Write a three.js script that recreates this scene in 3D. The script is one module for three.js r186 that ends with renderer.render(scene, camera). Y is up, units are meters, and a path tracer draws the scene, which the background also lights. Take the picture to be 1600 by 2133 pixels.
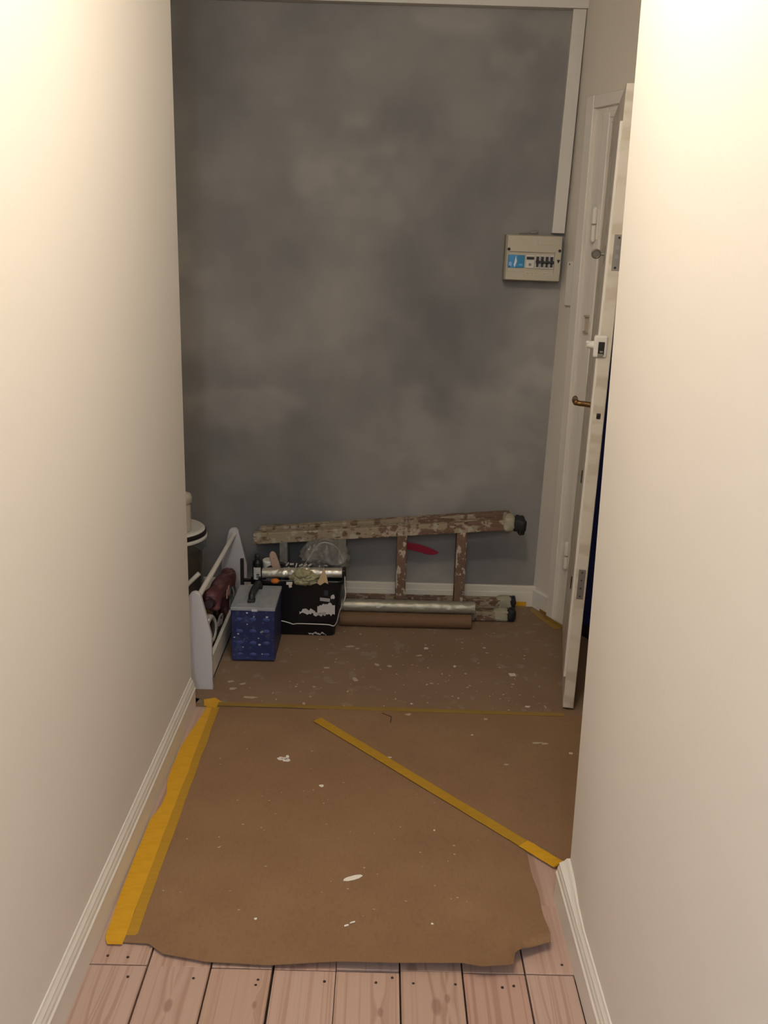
import * as THREE from 'three';
import { RoundedBoxGeometry } from 'three/addons/geometries/RoundedBoxGeometry.js';
import { mergeGeometries, mergeVertices, toCreasedNormals } from 'three/addons/utils/BufferGeometryUtils.js';

// ---------------------------------------------------------------- camera, light, exposure
const scene = new THREE.Scene();
scene.background = new THREE.Color(0x000000);
const camera = new THREE.PerspectiveCamera(57.36, 1600 / 2133, 0.05, 40);
camera.position.set(0, 1.51, 0);
camera.rotation.set(-0.27336, -0.0054, 0.02813, 'YXZ');
const renderer = new THREE.WebGLRenderer({ antialias: true });
renderer.toneMapping = THREE.LinearToneMapping;
renderer.toneMappingExposure = 1.0;
renderer.shadowMap.enabled = true;
const UNSEEN_LAMPS = [
  // position, globe radius, colour, intensity, name, label
  [[0.06, 2.38, -1.5], 0.09, 0xffeed8, 2.3, 'unseen globe lamp out of view overhead, lighting the upper corridor walls'],  // out of view overhead, placed to brighten the upper walls
  [[-0.05, 2.3, 1.7], 0.09, 0xd8e8ff, 4.0, 'unseen cool globe lamp behind the viewer, lighting the lower corridor walls'],  // out of view behind the camera, placed to lift the lower walls coolly
];

// ---------------------------------------------------------------- helpers
let seed = 12345;
const rnd = () => { seed = (seed * 1664525 + 1013904223) >>> 0; return seed / 4294967296; };
const used = {};
function numbered(n) { if (!(n in used)) { used[n] = 0; return n; } used[n]++; return n + '_' + String(used[n]).padStart(3, '0'); }
function shadows(o) { o.traverse((m) => { if (m.isMesh) { m.castShadow = true; m.receiveShadow = true; } }); return o; }
function thing(name, label, category, pos = [0, 0, 0], turn = 0, group) {
  const o = new THREE.Group(); o.name = numbered(name); scene.add(o);
  o.position.set(...pos); o.rotation.y = turn;
  o.userData = { label, category }; if (group) o.userData.group = group;
  return o;
}
function struct(name, label) { const o = new THREE.Group(); o.name = numbered(name); scene.add(o); o.userData = { kind: 'structure' }; if (label) o.userData.label = label; return o; }
function part(name, geo, mat, parent, label) {
  const m = new THREE.Mesh(Array.isArray(geo) ? merge(geo) : geo, mat);
  m.name = name; if (!parent.userData._c) parent.userData._c = undefined;
  const n = parent.children.filter((c) => c.name === name || c.name.startsWith(name + '_0')).length;
  if (n) m.name = name + '_' + String(n).padStart(3, '0');
  parent.add(m); if (label) m.userData.label = label; delete parent.userData._c;
  m.castShadow = m.receiveShadow = true; return m;
}
function structMesh(name, geo, mat) { const m = new THREE.Mesh(Array.isArray(geo) ? merge(geo) : geo, mat); m.name = numbered(name); m.userData = { kind: 'structure' }; m.castShadow = m.receiveShadow = true; scene.add(m); return m; }
function merge(list) {
  const gs = list.map((g) => { const h = g.index ? g.toNonIndexed() : g.clone(); for (const k of Object.keys(h.attributes)) if (!['position', 'normal', 'uv'].includes(k)) h.deleteAttribute(k); if (!h.attributes.uv) h.setAttribute('uv', new THREE.BufferAttribute(new Float32Array(h.attributes.position.count * 2), 2)); return h; });
  return mergeGeometries(gs);
}
// box-projected uv, in metres
function uvBox(g, s = 1) {
  const h = g.index ? g.toNonIndexed() : g, p = h.attributes.position, n = h.attributes.normal, uv = new Float32Array(p.count * 2);
  for (let i = 0; i < p.count; i++) {
    const ax = Math.abs(n.getX(i)), ay = Math.abs(n.getY(i)), az = Math.abs(n.getZ(i));
    let u, v;
    if (ax >= ay && ax >= az) { u = p.getZ(i); v = p.getY(i); } else if (ay >= az) { u = p.getX(i); v = p.getZ(i); } else { u = p.getX(i); v = p.getY(i); }
    uv[2 * i] = u * s; uv[2 * i + 1] = v * s;
  }
  h.setAttribute('uv', new THREE.BufferAttribute(uv, 2)); return h;
}
const box = (x0, x1, y0, y1, z0, z1) => { const g = new THREE.BoxGeometry(Math.abs(x1 - x0), Math.abs(y1 - y0), Math.abs(z1 - z0)); g.translate((x0 + x1) / 2, (y0 + y1) / 2, (z0 + z1) / 2); return uvBox(g); };
const rbox = (x0, x1, y0, y1, z0, z1, r = 0.003, seg = 2) => { const g = new RoundedBoxGeometry(Math.abs(x1 - x0), Math.abs(y1 - y0), Math.abs(z1 - z0), seg, r); g.translate((x0 + x1) / 2, (y0 + y1) / 2, (z0 + z1) / 2); return uvBox(g); };
const V = (x, y, z) => new THREE.Vector3(x, y, z);
function tube(pts, r, seg = 40, rad = 8, closed = false) { return new THREE.TubeGeometry(new THREE.CatmullRomCurve3(pts.map((p) => V(...p)), closed, 'centripetal'), seg, r, rad, closed); }
function cyl(a, b, r0, r1 = r0, seg = 28) {
  const A = V(...a), B = V(...b), d = B.clone().sub(A), g = new THREE.CylinderGeometry(r1, r0, d.length(), seg);
  g.applyQuaternion(new THREE.Quaternion().setFromUnitVectors(V(0, 1, 0), d.clone().normalize())); g.translate(...A.clone().add(B).multiplyScalar(0.5).toArray()); return g;
}
// noise
function hash(x, y, s) { let h = (x * 374761393 + y * 668265263 + s * 2147483647) | 0; h = Math.imul(h ^ (h >>> 13), 1274126177); h ^= h >>> 16; return (h >>> 0) / 4294967296; }
function vnoise(x, y, s = 0, per = 0) {
  const xi = Math.floor(x), yi = Math.floor(y), fx = x - xi, fy = y - yi, u = fx * fx * (3 - 2 * fx), v = fy * fy * (3 - 2 * fy);
  const w = (a) => (per ? ((a % per) + per) % per : a);
  const a = hash(w(xi), w(yi), s), b = hash(w(xi + 1), w(yi), s), c = hash(w(xi), w(yi + 1), s), d = hash(w(xi + 1), w(yi + 1), s);
  return a + (b - a) * u + (c - a) * v + (a - b - c + d) * u * v;
}
function fbm(x, y, oct = 4, s = 0, per = 0) { let t = 0, a = 0.5, n = 0; for (let i = 0; i < oct; i++) { t += a * vnoise(x, y, s + i * 17, per); n += a; a *= 0.5; x *= 2; y *= 2; per *= 2; } return t / n; }
const clamp = (v, a = 0, b = 1) => Math.min(b, Math.max(a, v));
const sstep = (a, b, v) => { const t = clamp((v - a) / (b - a)); return t * t * (3 - 2 * t); };
const mix = (a, b, t) => a.map((v, i) => v + (b[i] - v) * t);
// colour texture from fn(u, v) -> sRGB 0..255 triple
function tex(w, h, fn, rx = 1, ry = 1, srgb = true) {
  const d = new Uint8Array(w * h * 4);
  for (let j = 0; j < h; j++) for (let i = 0; i < w; i++) {
    const c = fn((i + 0.5) / w, (j + 0.5) / h), k = (j * w + i) * 4;
    if (typeof c === 'number') { d[k] = d[k + 1] = d[k + 2] = clamp(c) * 255; } else { d[k] = clamp(c[0], 0, 255); d[k + 1] = clamp(c[1], 0, 255); d[k + 2] = clamp(c[2], 0, 255); }
    d[k + 3] = 255;
  }
  const t = new THREE.DataTexture(d, w, h, THREE.RGBAFormat); t.wrapS = t.wrapT = THREE.RepeatWrapping; t.magFilter = THREE.LinearFilter; t.minFilter = THREE.LinearMipmapLinearFilter; t.generateMipmaps = true;
  if (srgb) t.colorSpace = THREE.SRGBColorSpace; t.repeat.set(rx, ry); t.needsUpdate = true; return t;
}
const std = (color, roughness = 0.6, o = {}) => new THREE.MeshStandardMaterial({ color, roughness, ...o });

// ---------------------------------------------------------------- materials
const rollerBump = tex(256, 256, (u, v) => fbm(u * 48, v * 48, 3, 5, 48), 2.5, 2.5, false);
const mWall = std(0xe9e5de, 0.75, { bumpMap: rollerBump, bumpScale: 0.00025 });
const mCeil = std(0xe8e6e2, 0.85);
const mTrim = std(0xe6e2da, 0.38);
const mDoorPaint = std(0xe2ded6, 0.42, { map: tex(256, 512, (u, v) => { const n = fbm(u * 10, v * 22, 4, 3, 10); const c = mix([246, 243, 236], [226, 220, 208], sstep(0.45, 0.75, n)); return vnoise(u * 60, v * 120, 8, 60) > 0.985 ? [150, 140, 125] : c; }, 1, 1) });
const mRackWhite = std(0xcac7ca, 0.5);
const grayTex = tex(768, 1024, (u, v) => {
  const x = u * 2.6 + (u < 0.5 ? 0 : 0), y = v * 2.6;
  const a = fbm(x * 2.1 + 3, y * 1.7, 5, 21), b = fbm(x * 5 + 9, y * 5, 4, 40), st = fbm(x * 3, y * 26, 3, 60), cl = fbm(x * 1.1, y * 1.2 + 4, 3, 77);
  let t = 0.5 + 1.05 * (a - 0.5) + 0.4 * (b - 0.5) + 0.05 * (st - 0.5) + 0.45 * (cl - 0.5);
  const pale = sstep(0.56, 0.72, fbm(x * 2.6 + 20, y * 3.4 + 7, 4, 91)) * 0.22;
  t = clamp(t + pale);
  return mix([102, 102, 103], [168, 163, 156], t);
}, 1 / 2.6, 1 / 2.6); grayTex.offset.set(0.5, 0);
const mGray = std(0xffffff, 0.72, { map: grayTex });
function woodTex(s, knots, base) {
  return tex(192, 1024, (u, v) => {
    let x = u * 1.0, warp = 0.10 * (fbm(u * 2, v * 3, 3, s) - 0.5);
    for (const [kx, ky, kr] of knots) { const dx = u - kx, dy = (v - ky) * 7.4, d2 = (dx * dx + dy * dy * 0.35) / (kr * kr); warp += 0.1 * Math.sign(dx || 1) * Math.exp(-d2 * 0.25) * 0.9; }
    const g = fbm((x + warp) * 22, v * 3.2, 3, s + 3), fine = fbm((x + warp) * 90, v * 14, 2, s + 9);
    let c = mix(base, [base[0] - 26, base[1] - 32, base[2] - 34], sstep(0.5, 0.82, g) * 0.75 + (fine - 0.5) * 0.22);
    for (const [kx, ky, kr] of knots) { const dx = u - kx, dy = (v - ky) * 7.4, d = Math.hypot(dx, dy) / kr; c = mix(c, [150, 120, 106], 0.5 * (1 - sstep(0.55, 1.1, d))); }
    return c;
  });
}
const pine = [
  woodTex(101, [[0.35, 0.905, 0.10], [0.6, 0.895, 0.07], [0.5, 0.3, 0.09]], [222, 200, 184]),
  woodTex(131, [[0.5, 0.95, 0.07], [0.2, 0.5, 0.1]], [218, 194, 176]),
  woodTex(161, [[0.8, 0.955, 0.04], [0.4, 0.6, 0.1]], [216, 190, 170]),
  woodTex(191, [[0.85, 0.86, 0.09], [0.3, 0.4, 0.1]], [222, 198, 180]),
  woodTex(221, [[0.7, 0.95, 0.05], [0.5, 0.45, 0.08]], [220, 195, 176]),
  woodTex(251, [[0.55, 0.955, 0.09], [0.35, 0.86, 0.06], [0.72, 0.965, 0.05]], [214, 190, 170]),
  woodTex(281, [[0.3, 0.9, 0.05], [0.4, 0.2, 0.1]], [216, 186, 168]),
].map((t) => std(0xdcd2d2, 0.5, { map: t }));
const kraft = tex(512, 512, (u, v) => { const n = fbm(u * 6, v * 6, 5, 11, 6), f = fbm(u * 160, v * 60, 2, 31, 160), s = vnoise(u * 200, v * 200, 51, 200); let c = mix([170, 132, 98], [186, 149, 112], n); c = mix(c, [142, 106, 76], clamp((f - 0.5) * 0.5)); return s > 0.93 ? mix(c, [206, 172, 136], 0.35) : c; }, 1.4, 1.4);
const mKraft = std(0xcac8c4, 0.85, { map: kraft });
const mKraftDirty = std(0xc6ccd4, 0.85, { map: tex(768, 768, (u, v) => { const n = fbm(u * 6, v * 6, 5, 11, 6); let c = mix([166, 129, 97], [184, 148, 113], n); const d = fbm(u * 26, v * 26, 4, 71, 26); c = mix(c, [205, 190, 170], sstep(0.66, 0.76, d) * 0.35); return vnoise(u * 180, v * 180, 88, 180) > 0.975 ? [214, 204, 190] : c; }, 0.9, 0.9) });
const mTape = std(0xffffff, 0.48, { map: tex(256, 256, (u, v) => { const n = fbm(u * 8, v * 30, 4, 5, 8); return mix([206, 154, 24], [222, 170, 36], n); }, 4, 4) });
const mTapeOver = std(0xffffff, 0.5, { map: tex(256, 256, (u, v) => { const n = fbm(u * 8, v * 30, 4, 15, 8); return mix([174, 132, 32], [188, 146, 42], n); }, 4, 4) });
const mTapeDull = std(0xffffff, 0.55, { map: tex(256, 256, (u, v) => { const n = fbm(u * 6, v * 40, 4, 25, 6); return mix([140, 112, 52], [158, 126, 58], n); }, 3, 3) });
const mPaintFleck = std(0xeee9df, 0.5);
const mPaintDust = std(0xb9a791, 0.8);
const mSteel = std(0x9d9a98, 0.35, { metalness: 0.85 });
const mSteelDull = std(0x8f8b86, 0.5, { metalness: 0.6 });
const mDark = std(0x17150f, 0.6);
const mBrass = std(0x7a5a36, 0.35, { metalness: 0.75 });
const mBlack = std(0x131417, 0.42);
const mBlackRubber = std(0x1a1b1e, 0.6);
const mWhitePlastic = std(0xe2e0da, 0.35);

// ---------------------------------------------------------------- room shell
const ZB = -3.903, CEIL = 2.62;                              // back wall plane, ceiling height
const A = V(0.691, 0, ZB), D = V(0.4324, 0, 0.9017), N = V(0.9017, 0, -0.4324);   // entrance wall: start, run, outward
const flip = (g) => { if (g.index) { const a = g.index.array; for (let i = 0; i < a.length; i += 3) { const t = a[i]; a[i] = a[i + 1]; a[i + 1] = t; } } else for (const k of Object.keys(g.attributes)) { const A2 = g.attributes[k], n = A2.itemSize, a = A2.array; for (let i = 0; i < A2.count; i += 3) for (let j = 0; j < n; j++) { const t = a[i * n + j]; a[i * n + j] = a[(i + 1) * n + j]; a[(i + 1) * n + j] = t; } } return g; };   // the entrance frame is left-handed
const onSide = (s, y, w = 0) => [A.x + s * D.x + w * N.x, y, A.z + s * D.z + w * N.z];
// geometry modelled with x = along the entrance wall, y up, z = out of the room
function toSide(g) { const m = new THREE.Matrix4().makeBasis(D, V(0, 1, 0), N); m.setPosition(A); g.applyMatrix4(m); return flip(g); }

const floor = struct('floor', 'whitewashed pine boards under brown covering paper');
part('subfloor', box(-1.9, 3.4, -0.12, -0.014, 3.2, -5.6), std(0x2a1d14, 0.9), floor);
{
  const xs = [-0.604, -0.476, -0.3385, -0.2035, -0.067, 0.0715, 0.2075, 0.3445, 0.4505], gaps = [0.0012, 0.004, 0.0035, 0.0052, 0.0012, 0.0032, 0.0034, 0.0034, 0.002];
  const zS = -1.69;
  for (const set of [0, 1]) for (let i = 0; i < 8; i++) {
    const x0 = xs[i] + gaps[i] / 2, x1 = (set && i === 7 ? 0.62 : xs[i + 1]) - gaps[i + 1] / 2, dz = set ? 0 : [0, 0, 0.004, 0.003, 0.004, -0.003, 0, 0][i];
    const z0 = set ? zS - 0.0022 + (i > 0 && i < 4 ? 0.004 : 0) : 2.4, z1 = set ? -3.0 : zS + 0.0012 + dz;
    const g = new RoundedBoxGeometry(x1 - x0, 0.022, Math.abs(z1 - z0), 1, 0.0016); g.translate((x0 + x1) / 2, -0.011 + (i % 3) * 0.0006, (z0 + z1) / 2);
    const p = g.attributes.position, uv = new Float32Array(p.count * 2);
    for (let k = 0; k < p.count; k++) { uv[2 * k] = (p.getX(k) - x0) / (x1 - x0) * 0.96 + 0.02; uv[2 * k + 1] = set ? (p.getZ(k) - z0) / 2.2 + 0.3 * i : 1 - (p.getZ(k) - z1) / 2.2; }
    g.setAttribute('uv', new THREE.BufferAttribute(uv, 2));
    part('plank', g, pine[(i + set * 3) % 7], floor);
  }
  // nail heads along the board ends
  const nail = std(0x3a2c26, 0.5), spots = [];
  for (const [x, z] of [[-0.57, -1.715], [-0.525, -1.712], [-0.51, -1.655], [-0.37, -1.655], [-0.232, -1.655], [-0.235, -1.64], [-0.09, -1.655], [0.02, -1.655], [0.1, -1.655], [0.315, -1.655], [0.43, -1.72], [0.29, -1.65], [0.055, -1.67], [0.19, -1.655]]) spots.push(new THREE.CylinderGeometry(0.0032, 0.0032, 0.0012, 10).translate(x, 0.0008, z));
  part('nail_heads', spots, nail, floor).userData.kind = 'stuff';
  part('landing_slab', toSide(box(-0.6, 2.6, -0.012, -0.002, 0.1, 1.5)), std(0x221c1a, 0.6), floor);
}
structMesh('ceiling', [box(-1.9, 3.6, CEIL, CEIL + 0.1, 3.2, -5.8)], mCeil);
structMesh('wall_left', rbox(-0.757, -0.617, 0, CEIL, -2.885, 3.0, 0.004), mWall);
{
  const g = new THREE.BoxGeometry(0.11, CEIL, 4.94, 1, 16, 60); g.translate(0.521, CEIL / 2, 0.53);
  const p = g.attributes.position; for (let i = 0; i < p.count; i++) p.setX(i, p.getX(i) + (0.0165 - 0.0095 * p.getY(i)) * sstep(-1.7, -1.94, p.getZ(i)));   // the old wall end is out of plumb
  g.computeVertexNormals(); structMesh('wall_right', uvBox(toCreasedNormals(g, 0.5)), mWall);
}
structMesh('wall_behind', box(-0.757, 0.576, 0, CEIL, 3.0, 3.12), mWall);
structMesh('wall_back', box(-1.9, 0.80, 0, CEIL, ZB - 0.14, ZB), mGray);
structMesh('wall_far_left', box(-1.85, -1.7, 0, CEIL, ZB, -2.0), mGray);
structMesh('wall_recess', box(-1.85, -0.757, 0, CEIL, -2.15, -2.0), mWall);
structMesh('wall_entry', box(0.576, 1.75, 0, CEIL, -1.99, -1.86), mWall);
// entrance wall: a strip that follows the leaning corner, then the part with the door opening
{
  const sh = new THREE.Shape(); [[0.15, 0], [0.285, 0], [0.285, 1.995], [1.08, 1.995], [1.08, 0], [2.2, 0], [2.2, CEIL], [0.15, CEIL]].forEach(([x, y], i) => (i ? sh.lineTo(x, y) : sh.moveTo(x, y)));
  const main = toSide(uvBox(new THREE.ExtrudeGeometry(sh, { depth: 0.16, bevelEnabled: false })));
  const pos = [], idx = [], uv = [], n = 14;
  for (let j = 0; j <= n; j++) for (let i = 0; i <= 4; i++) {
    const y = CEIL * j / n, t = i / 4;
    const q = onSide(0.15 * t, y); pos.push(q[0] + 0.037 * y / 2.41 * (1 - t) * (1 - t), y, q[2]); uv.push(t * 0.15, y);
    if (i < 4 && j < n) { const a = j * 5 + i; idx.push(a, a + 1, a + 6, a, a + 6, a + 5); }
  }
  const strip = new THREE.BufferGeometry(); strip.setAttribute('position', new THREE.Float32BufferAttribute(pos, 3)); strip.setAttribute('uv', new THREE.Float32BufferAttribute(uv, 2)); strip.setIndex(idx); strip.computeVertexNormals();
  const cornerBack = toSide(box(-0.12, 0.15, 0, CEIL, 0.05, 0.16));
  structMesh('wall_entrance', [main, strip, cornerBack], std(0xe2dcd0, 0.6, { bumpMap: rollerBump, bumpScale: 0.0005 }));
}
// stair landing outside, with a dark blue painted dado
{
  const w = struct('wall_landing', 'stair landing wall with dark blue lower half seen past the door');
  part('upper_wall', [toSide(box(-0.6, 2.6, 0.0, CEIL, 1.45, 1.55)), toSide(box(-0.65, -0.55, -0.05, CEIL, 0.0, 1.55)), toSide(box(2.5, 2.6, -0.05, CEIL, 0.0, 1.55))], std(0x9a9084, 0.8), w);
  part('dado', [toSide(box(-0.55, 2.5, -0.01, 0.98, 1.43, 1.452)), toSide(box(-0.552, -0.535, -0.01, 0.98, 0.16, 1.44))], std(0x1c2e78, 0.5), w, 'dark blue painted dado');
  part('threshold', toSide(rbox(0.285, 1.08, 0, 0.016, 0.0, 0.15, 0.004)), std(0x241d18, 0.6), w);
}
// baseboards
function baseProfile() { const s = new THREE.Shape(); [[0, 0], [0.015, 0], [0.015, 0.066], [0.0165, 0.07], [0.0165, 0.0745], [0.013, 0.0785], [0.0125, 0.087], [0.0095, 0.094], [0.0095, 0.099], [0.005, 0.106], [0.003, 0.112], [0, 0.112]].forEach(([x, y], i) => (i ? s.lineTo(x, y) : s.moveTo(x, y))); return s; }
{
  const len = (a, b) => Math.abs(a - b);
  const g = new THREE.ExtrudeGeometry(baseProfile(), { depth: len(3, -2.868), bevelEnabled: false }); g.translate(-0.617, 0, -2.868); structMesh('baseboard_left', uvBox(g), mTrim);
  const h = new THREE.ExtrudeGeometry(baseProfile(), { depth: len(3, -1.944), steps: 60, bevelEnabled: false }); h.scale(-1, 1, 1); flip(h); h.translate(0.466, 0, -1.944);
  { const p = h.attributes.position; for (let i = 0; i < p.count; i++) if (p.getX(i) > 0.4565) p.setX(i, p.getX(i) + 0.016 * clamp((p.getX(i) - 0.4565) / 0.0095) * sstep(-1.7, -1.94, p.getZ(i))); h.computeVertexNormals(); }
  structMesh('baseboard_right', uvBox(h), mTrim);
  structMesh('baseboard_back', [rbox(-1.7, 0.7, 0.0, 0.098, ZB, ZB + 0.016, 0.004), rbox(-1.7, 0.7, 0.0, 0.07, ZB + 0.01, ZB + 0.019, 0.002)], std(0xdcd5c6, 0.5));
  structMesh('baseboard_entrance', toSide(rbox(0.012, 0.16, 0, 0.085, -0.012, 0.004, 0.004)), mTrim);
}
// door surround, in steps: outer bead, flat, inner bead, stop
{
  const t = struct('trim_1', 'white moulded door surround around the entrance');
  const y1 = 2.075, s0 = 0.153, s1 = 1.21;
  const jamb = (a, b, w, top) => toSide(rbox(a, b, 0, top, -w, 0.01, 0.004));
  part('jamb_casing', [jamb(s0, s0 + 0.045, 0.034, y1), jamb(s0 + 0.04, 0.262, 0.018, y1 - 0.042), jamb(0.25, 0.287, 0.026, 2.012)], mTrim, t);
  part('jamb_lining', [toSide(box(0.2835, 0.2885, 0.0, 1.992, 0.012, 0.166)), toSide(box(0.2835, 0.302, 0.0, 1.992, 0.05, 0.164))], std(0x343d7e, 0.45), t, 'navy painted reveal on the hinge side');
  part('jamb_casing', [jamb(s1 - 0.045, s1, 0.034, y1), jamb(1.1, s1 - 0.04, 0.018, y1 - 0.04), jamb(1.078, 1.115, 0.026, y1 - 0.075)], mTrim, t);
  part('head_casing', [toSide(rbox(s0 + 0.0435, s1, y1 - 0.045, y1, -0.0335, 0.01, 0.004)), toSide(rbox(0.2605, s1 - 0.04, y1 - 0.1, y1 - 0.04, -0.0178, 0.01, 0.004)), toSide(rbox(0.2855, 1.115, 1.99, 2.012, -0.0257, 0.01, 0.004)), toSide(box(0.285, 1.08, 1.98, 1.996, 0.055, 0.16))], mTrim, t);
}
// ---------------------------------------------------------------- the door, ajar, seen on its lock edge
{
  const hinge = V(0.786, 0, -3.66), dir = V(-0.178, 0, 0.984).normalize();
  const d = struct('door_1', 'white entrance door standing ajar, seen on its lock edge');
  d.position.copy(hinge); d.rotation.order = 'YXZ';
  d.rotation.y = Math.atan2(dir.x, dir.z);          // local z runs from hinge to free edge, local x to the right of it
  d.rotation.z = -0.0142;                            // the old door hangs slightly out of plumb
  const L = 0.757, T = 0.033, y0 = 0.012, y1 = 1.988;
  part('leaf', rbox(-0.004, T, y0, y1, 0, L, 0.003), mDoorPaint, d);
  part('edge_strip', [rbox(-0.0115, -0.002, 0.125, 1.21, L - 0.045, L - 0.002, 0.003), rbox(-0.0115, -0.002, 1.272, 1.888, L - 0.045, L - 0.002, 0.003)], mTrim, d);
  const z = L + 0.0006;
  const lk = part('lock_plate', rbox(0.007, 0.031, 1.468, 1.572, z - 0.002, z + 0.0012, 0.0008), mSteelDull, d, 'grey steel lock plate high on the edge');
  part('screw', new THREE.CylinderGeometry(0.0035, 0.0035, 0.002, 12).rotateX(Math.PI / 2).translate(0.021, 1.563, z + 0.001), mDark, lk);
  part('screw', new THREE.CylinderGeometry(0.0035, 0.0035, 0.002, 12).rotateX(Math.PI / 2).translate(0.0175, 1.476, z + 0.001), mDark, lk);
  for (const yy of [1.535, 1.508]) part('bolt', new THREE.CylinderGeometry(0.006, 0.006, 0.003, 18).rotateX(Math.PI / 2).translate(0.019, yy, z + 0.001), mSteel, lk);
  part('escutcheon', rbox(-0.016, -0.010, 1.488, 1.54, L - 0.04, L - 0.012, 0.002), mSteelDull, d);
  // security guard: a white cast catch around a dark socket
  const gd = part('latch_guard', [rbox(-0.022, 0.020, 1.206, 1.274, L - 0.03, L + 0.006, 0.007, 3), cyl([-0.02, 1.243, L - 0.012], [-0.042, 1.243, L - 0.012], 0.014, 0.009, 18), cyl([-0.04, 1.24, L - 0.016], [-0.04, 1.252, L - 0.006], 0.007, 0.006, 14)], mWhitePlastic, d, 'white catch with a dark socket');
  part('socket', rbox(-0.008, 0.011, 1.214, 1.255, L + 0.004, L + 0.0072, 0.0012), mDark, gd);
  part('bolt', [rbox(-0.008, 0.009, 1.209, 1.219, L + 0.005, L + 0.009, 0.0015), rbox(-0.002, 0.008, 1.222, 1.228, L + 0.005, L + 0.009, 0.0015)], mSteelDull, gd);
  // lever handle
  const rose = part('handle_rose', rbox(-0.010, -0.0035, 1.02, 1.08, L - 0.075, L - 0.04, 0.002), mBrass, d, 'brown brass rose');
  const lever = new THREE.CatmullRomCurve3([V(-0.006, 1.05, L - 0.057), V(-0.030, 1.052, L - 0.057), V(-0.05, 1.053, L - 0.058), V(-0.059, 1.055, L - 0.075), V(-0.06, 1.054, L - 0.12), V(-0.058, 1.05, L - 0.16)]);
  part('handle', [new THREE.TubeGeometry(lever, 40, 0.0088, 12), new THREE.SphereGeometry(0.0095, 14, 10).scale(1, 1.25, 1).translate(-0.058, 1.05, L - 0.16), new THREE.SphereGeometry(0.0105, 14, 10).translate(-0.056, 1.0545, L - 0.064), cyl([-0.004, 1.05, L - 0.057], [-0.012, 1.05, L - 0.057], 0.012, 0.010, 18)], mBrass, d, 'brown brass lever');
  part('latch_bolt', [rbox(0.008, 0.021, 1.016, 1.034, z - 0.003, z + 0.0025, 0.003)], std(0x4a3c30, 0.4, { metalness: 0.6 }), d, 'dark latch on the edge');
  part('latch_hole', rbox(0.010, 0.0175, 1.0185, 1.029, z + 0.001, z + 0.0032, 0.002), mDark, d);
  const l2 = part('lock_plate', rbox(0.004, 0.026, 0.412, 0.515, z - 0.002, z + 0.0012, 0.0008), mSteelDull, d, 'grey steel plate low on the edge');
  for (const yy of [0.505, 0.478, 0.45, 0.422]) part('screw', new THREE.CylinderGeometry(0.0035, 0.0035, 0.002, 12).rotateX(Math.PI / 2).translate(0.015, yy, z + 0.001), std(0x5b5754, 0.5, { metalness: 0.5 }), l2);
  part('key_slot', [rbox(-0.0185, -0.015, 0.80, 0.842, L - 0.03, L - 0.024, 0.001), rbox(-0.0185, -0.015, 0.44, 0.482, L - 0.02, L - 0.012, 0.001)], mDark, d);
  shadows(d);
  // the key, in the upper lock
  const k = thing('key', 'steel key with a round bow sticking out of the upper door lock', 'key');
  k.position.copy(hinge); k.rotation.order = 'YXZ'; k.rotation.y = d.rotation.y; k.rotation.z = d.rotation.z;
  const bow = new THREE.CylinderGeometry(0.0135, 0.0135, 0.004, 28).rotateX(Math.PI / 2).translate(-0.041, 1.514, L - 0.022);
  part('bow', [bow, new THREE.TorusGeometry(0.0115, 0.003, 8, 28).translate(-0.041, 1.514, L - 0.022)], std(0x6d655c, 0.35, { metalness: 0.8 }), k);
  part('shank', [cyl([-0.031, 1.514, L - 0.024], [-0.006, 1.514, L - 0.024], 0.0035, 0.0035, 12), cyl([-0.024, 1.514, L - 0.024], [-0.02, 1.514, L - 0.024], 0.0055, 0.0055, 12)], mSteelDull, k);
}
// hinges and small fittings on the hinge jamb, painted over
{
  const grp = 'painted barrel hinges on the entrance jamb';
  const hng = (y, h, lab) => {
    const t = thing('door_hinge', lab, 'hinge', onSide(0.262, y, -0.032), Math.atan2(D.x, D.z) - Math.PI / 2, grp);
    part('barrel', [cyl([0, 0.004, 0.004], [0, h, 0.004], 0.011, 0.011, 18), new THREE.SphereGeometry(0.011, 14, 8).translate(0, h, 0.004)], mTrim, t);
    part('barrel', [cyl([0, -h, 0.004], [0, -0.003, 0.004], 0.0095, 0.0095, 18), new THREE.SphereGeometry(0.0095, 14, 8).translate(0, -h, 0.004)], mTrim, t);
    part('leaf_plate', rbox(-0.03, 0.012, -h, h, -0.008, -0.003, 0.0015), mTrim, t);
  };
  hng(1.62, 0.055, 'white painted barrel hinge on the jamb, level with the fuse box');
  hng(0.32, 0.05, 'white painted barrel hinge low on the jamb, near the floor');
  const kp = thing('strike_plate', 'small painted keeper on the jamb above the white door catch', 'strike plate', onSide(0.262, 1.255, -0.026), Math.atan2(D.x, D.z) - Math.PI / 2);
  part('plate', rbox(-0.014, 0.012, -0.035, 0.035, -0.004, 0.004, 0.0015), std(0xcabfae, 0.5), kp);
  for (const y of [0.026, -0.034]) part('lip', rbox(-0.014, 0.012, y, y + 0.008, 0.002, 0.012, 0.002), std(0xb9ac98, 0.5), kp);
  const cp = thing('cable_cover', 'flat white cable cover on the narrow wall beside the fuse box', 'cover', [0, 0, 0]);
  part('cover', toSide(rbox(0.082, 0.146, 1.315, 1.486, -0.012, 0.002, 0.003)), mTrim, cp);
  part('screw', toSide(new THREE.CylinderGeometry(0.003, 0.003, 0.003, 10).rotateX(Math.PI / 2).translate(0.1, 1.474, -0.0125)), mSteelDull, cp);
}
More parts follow.
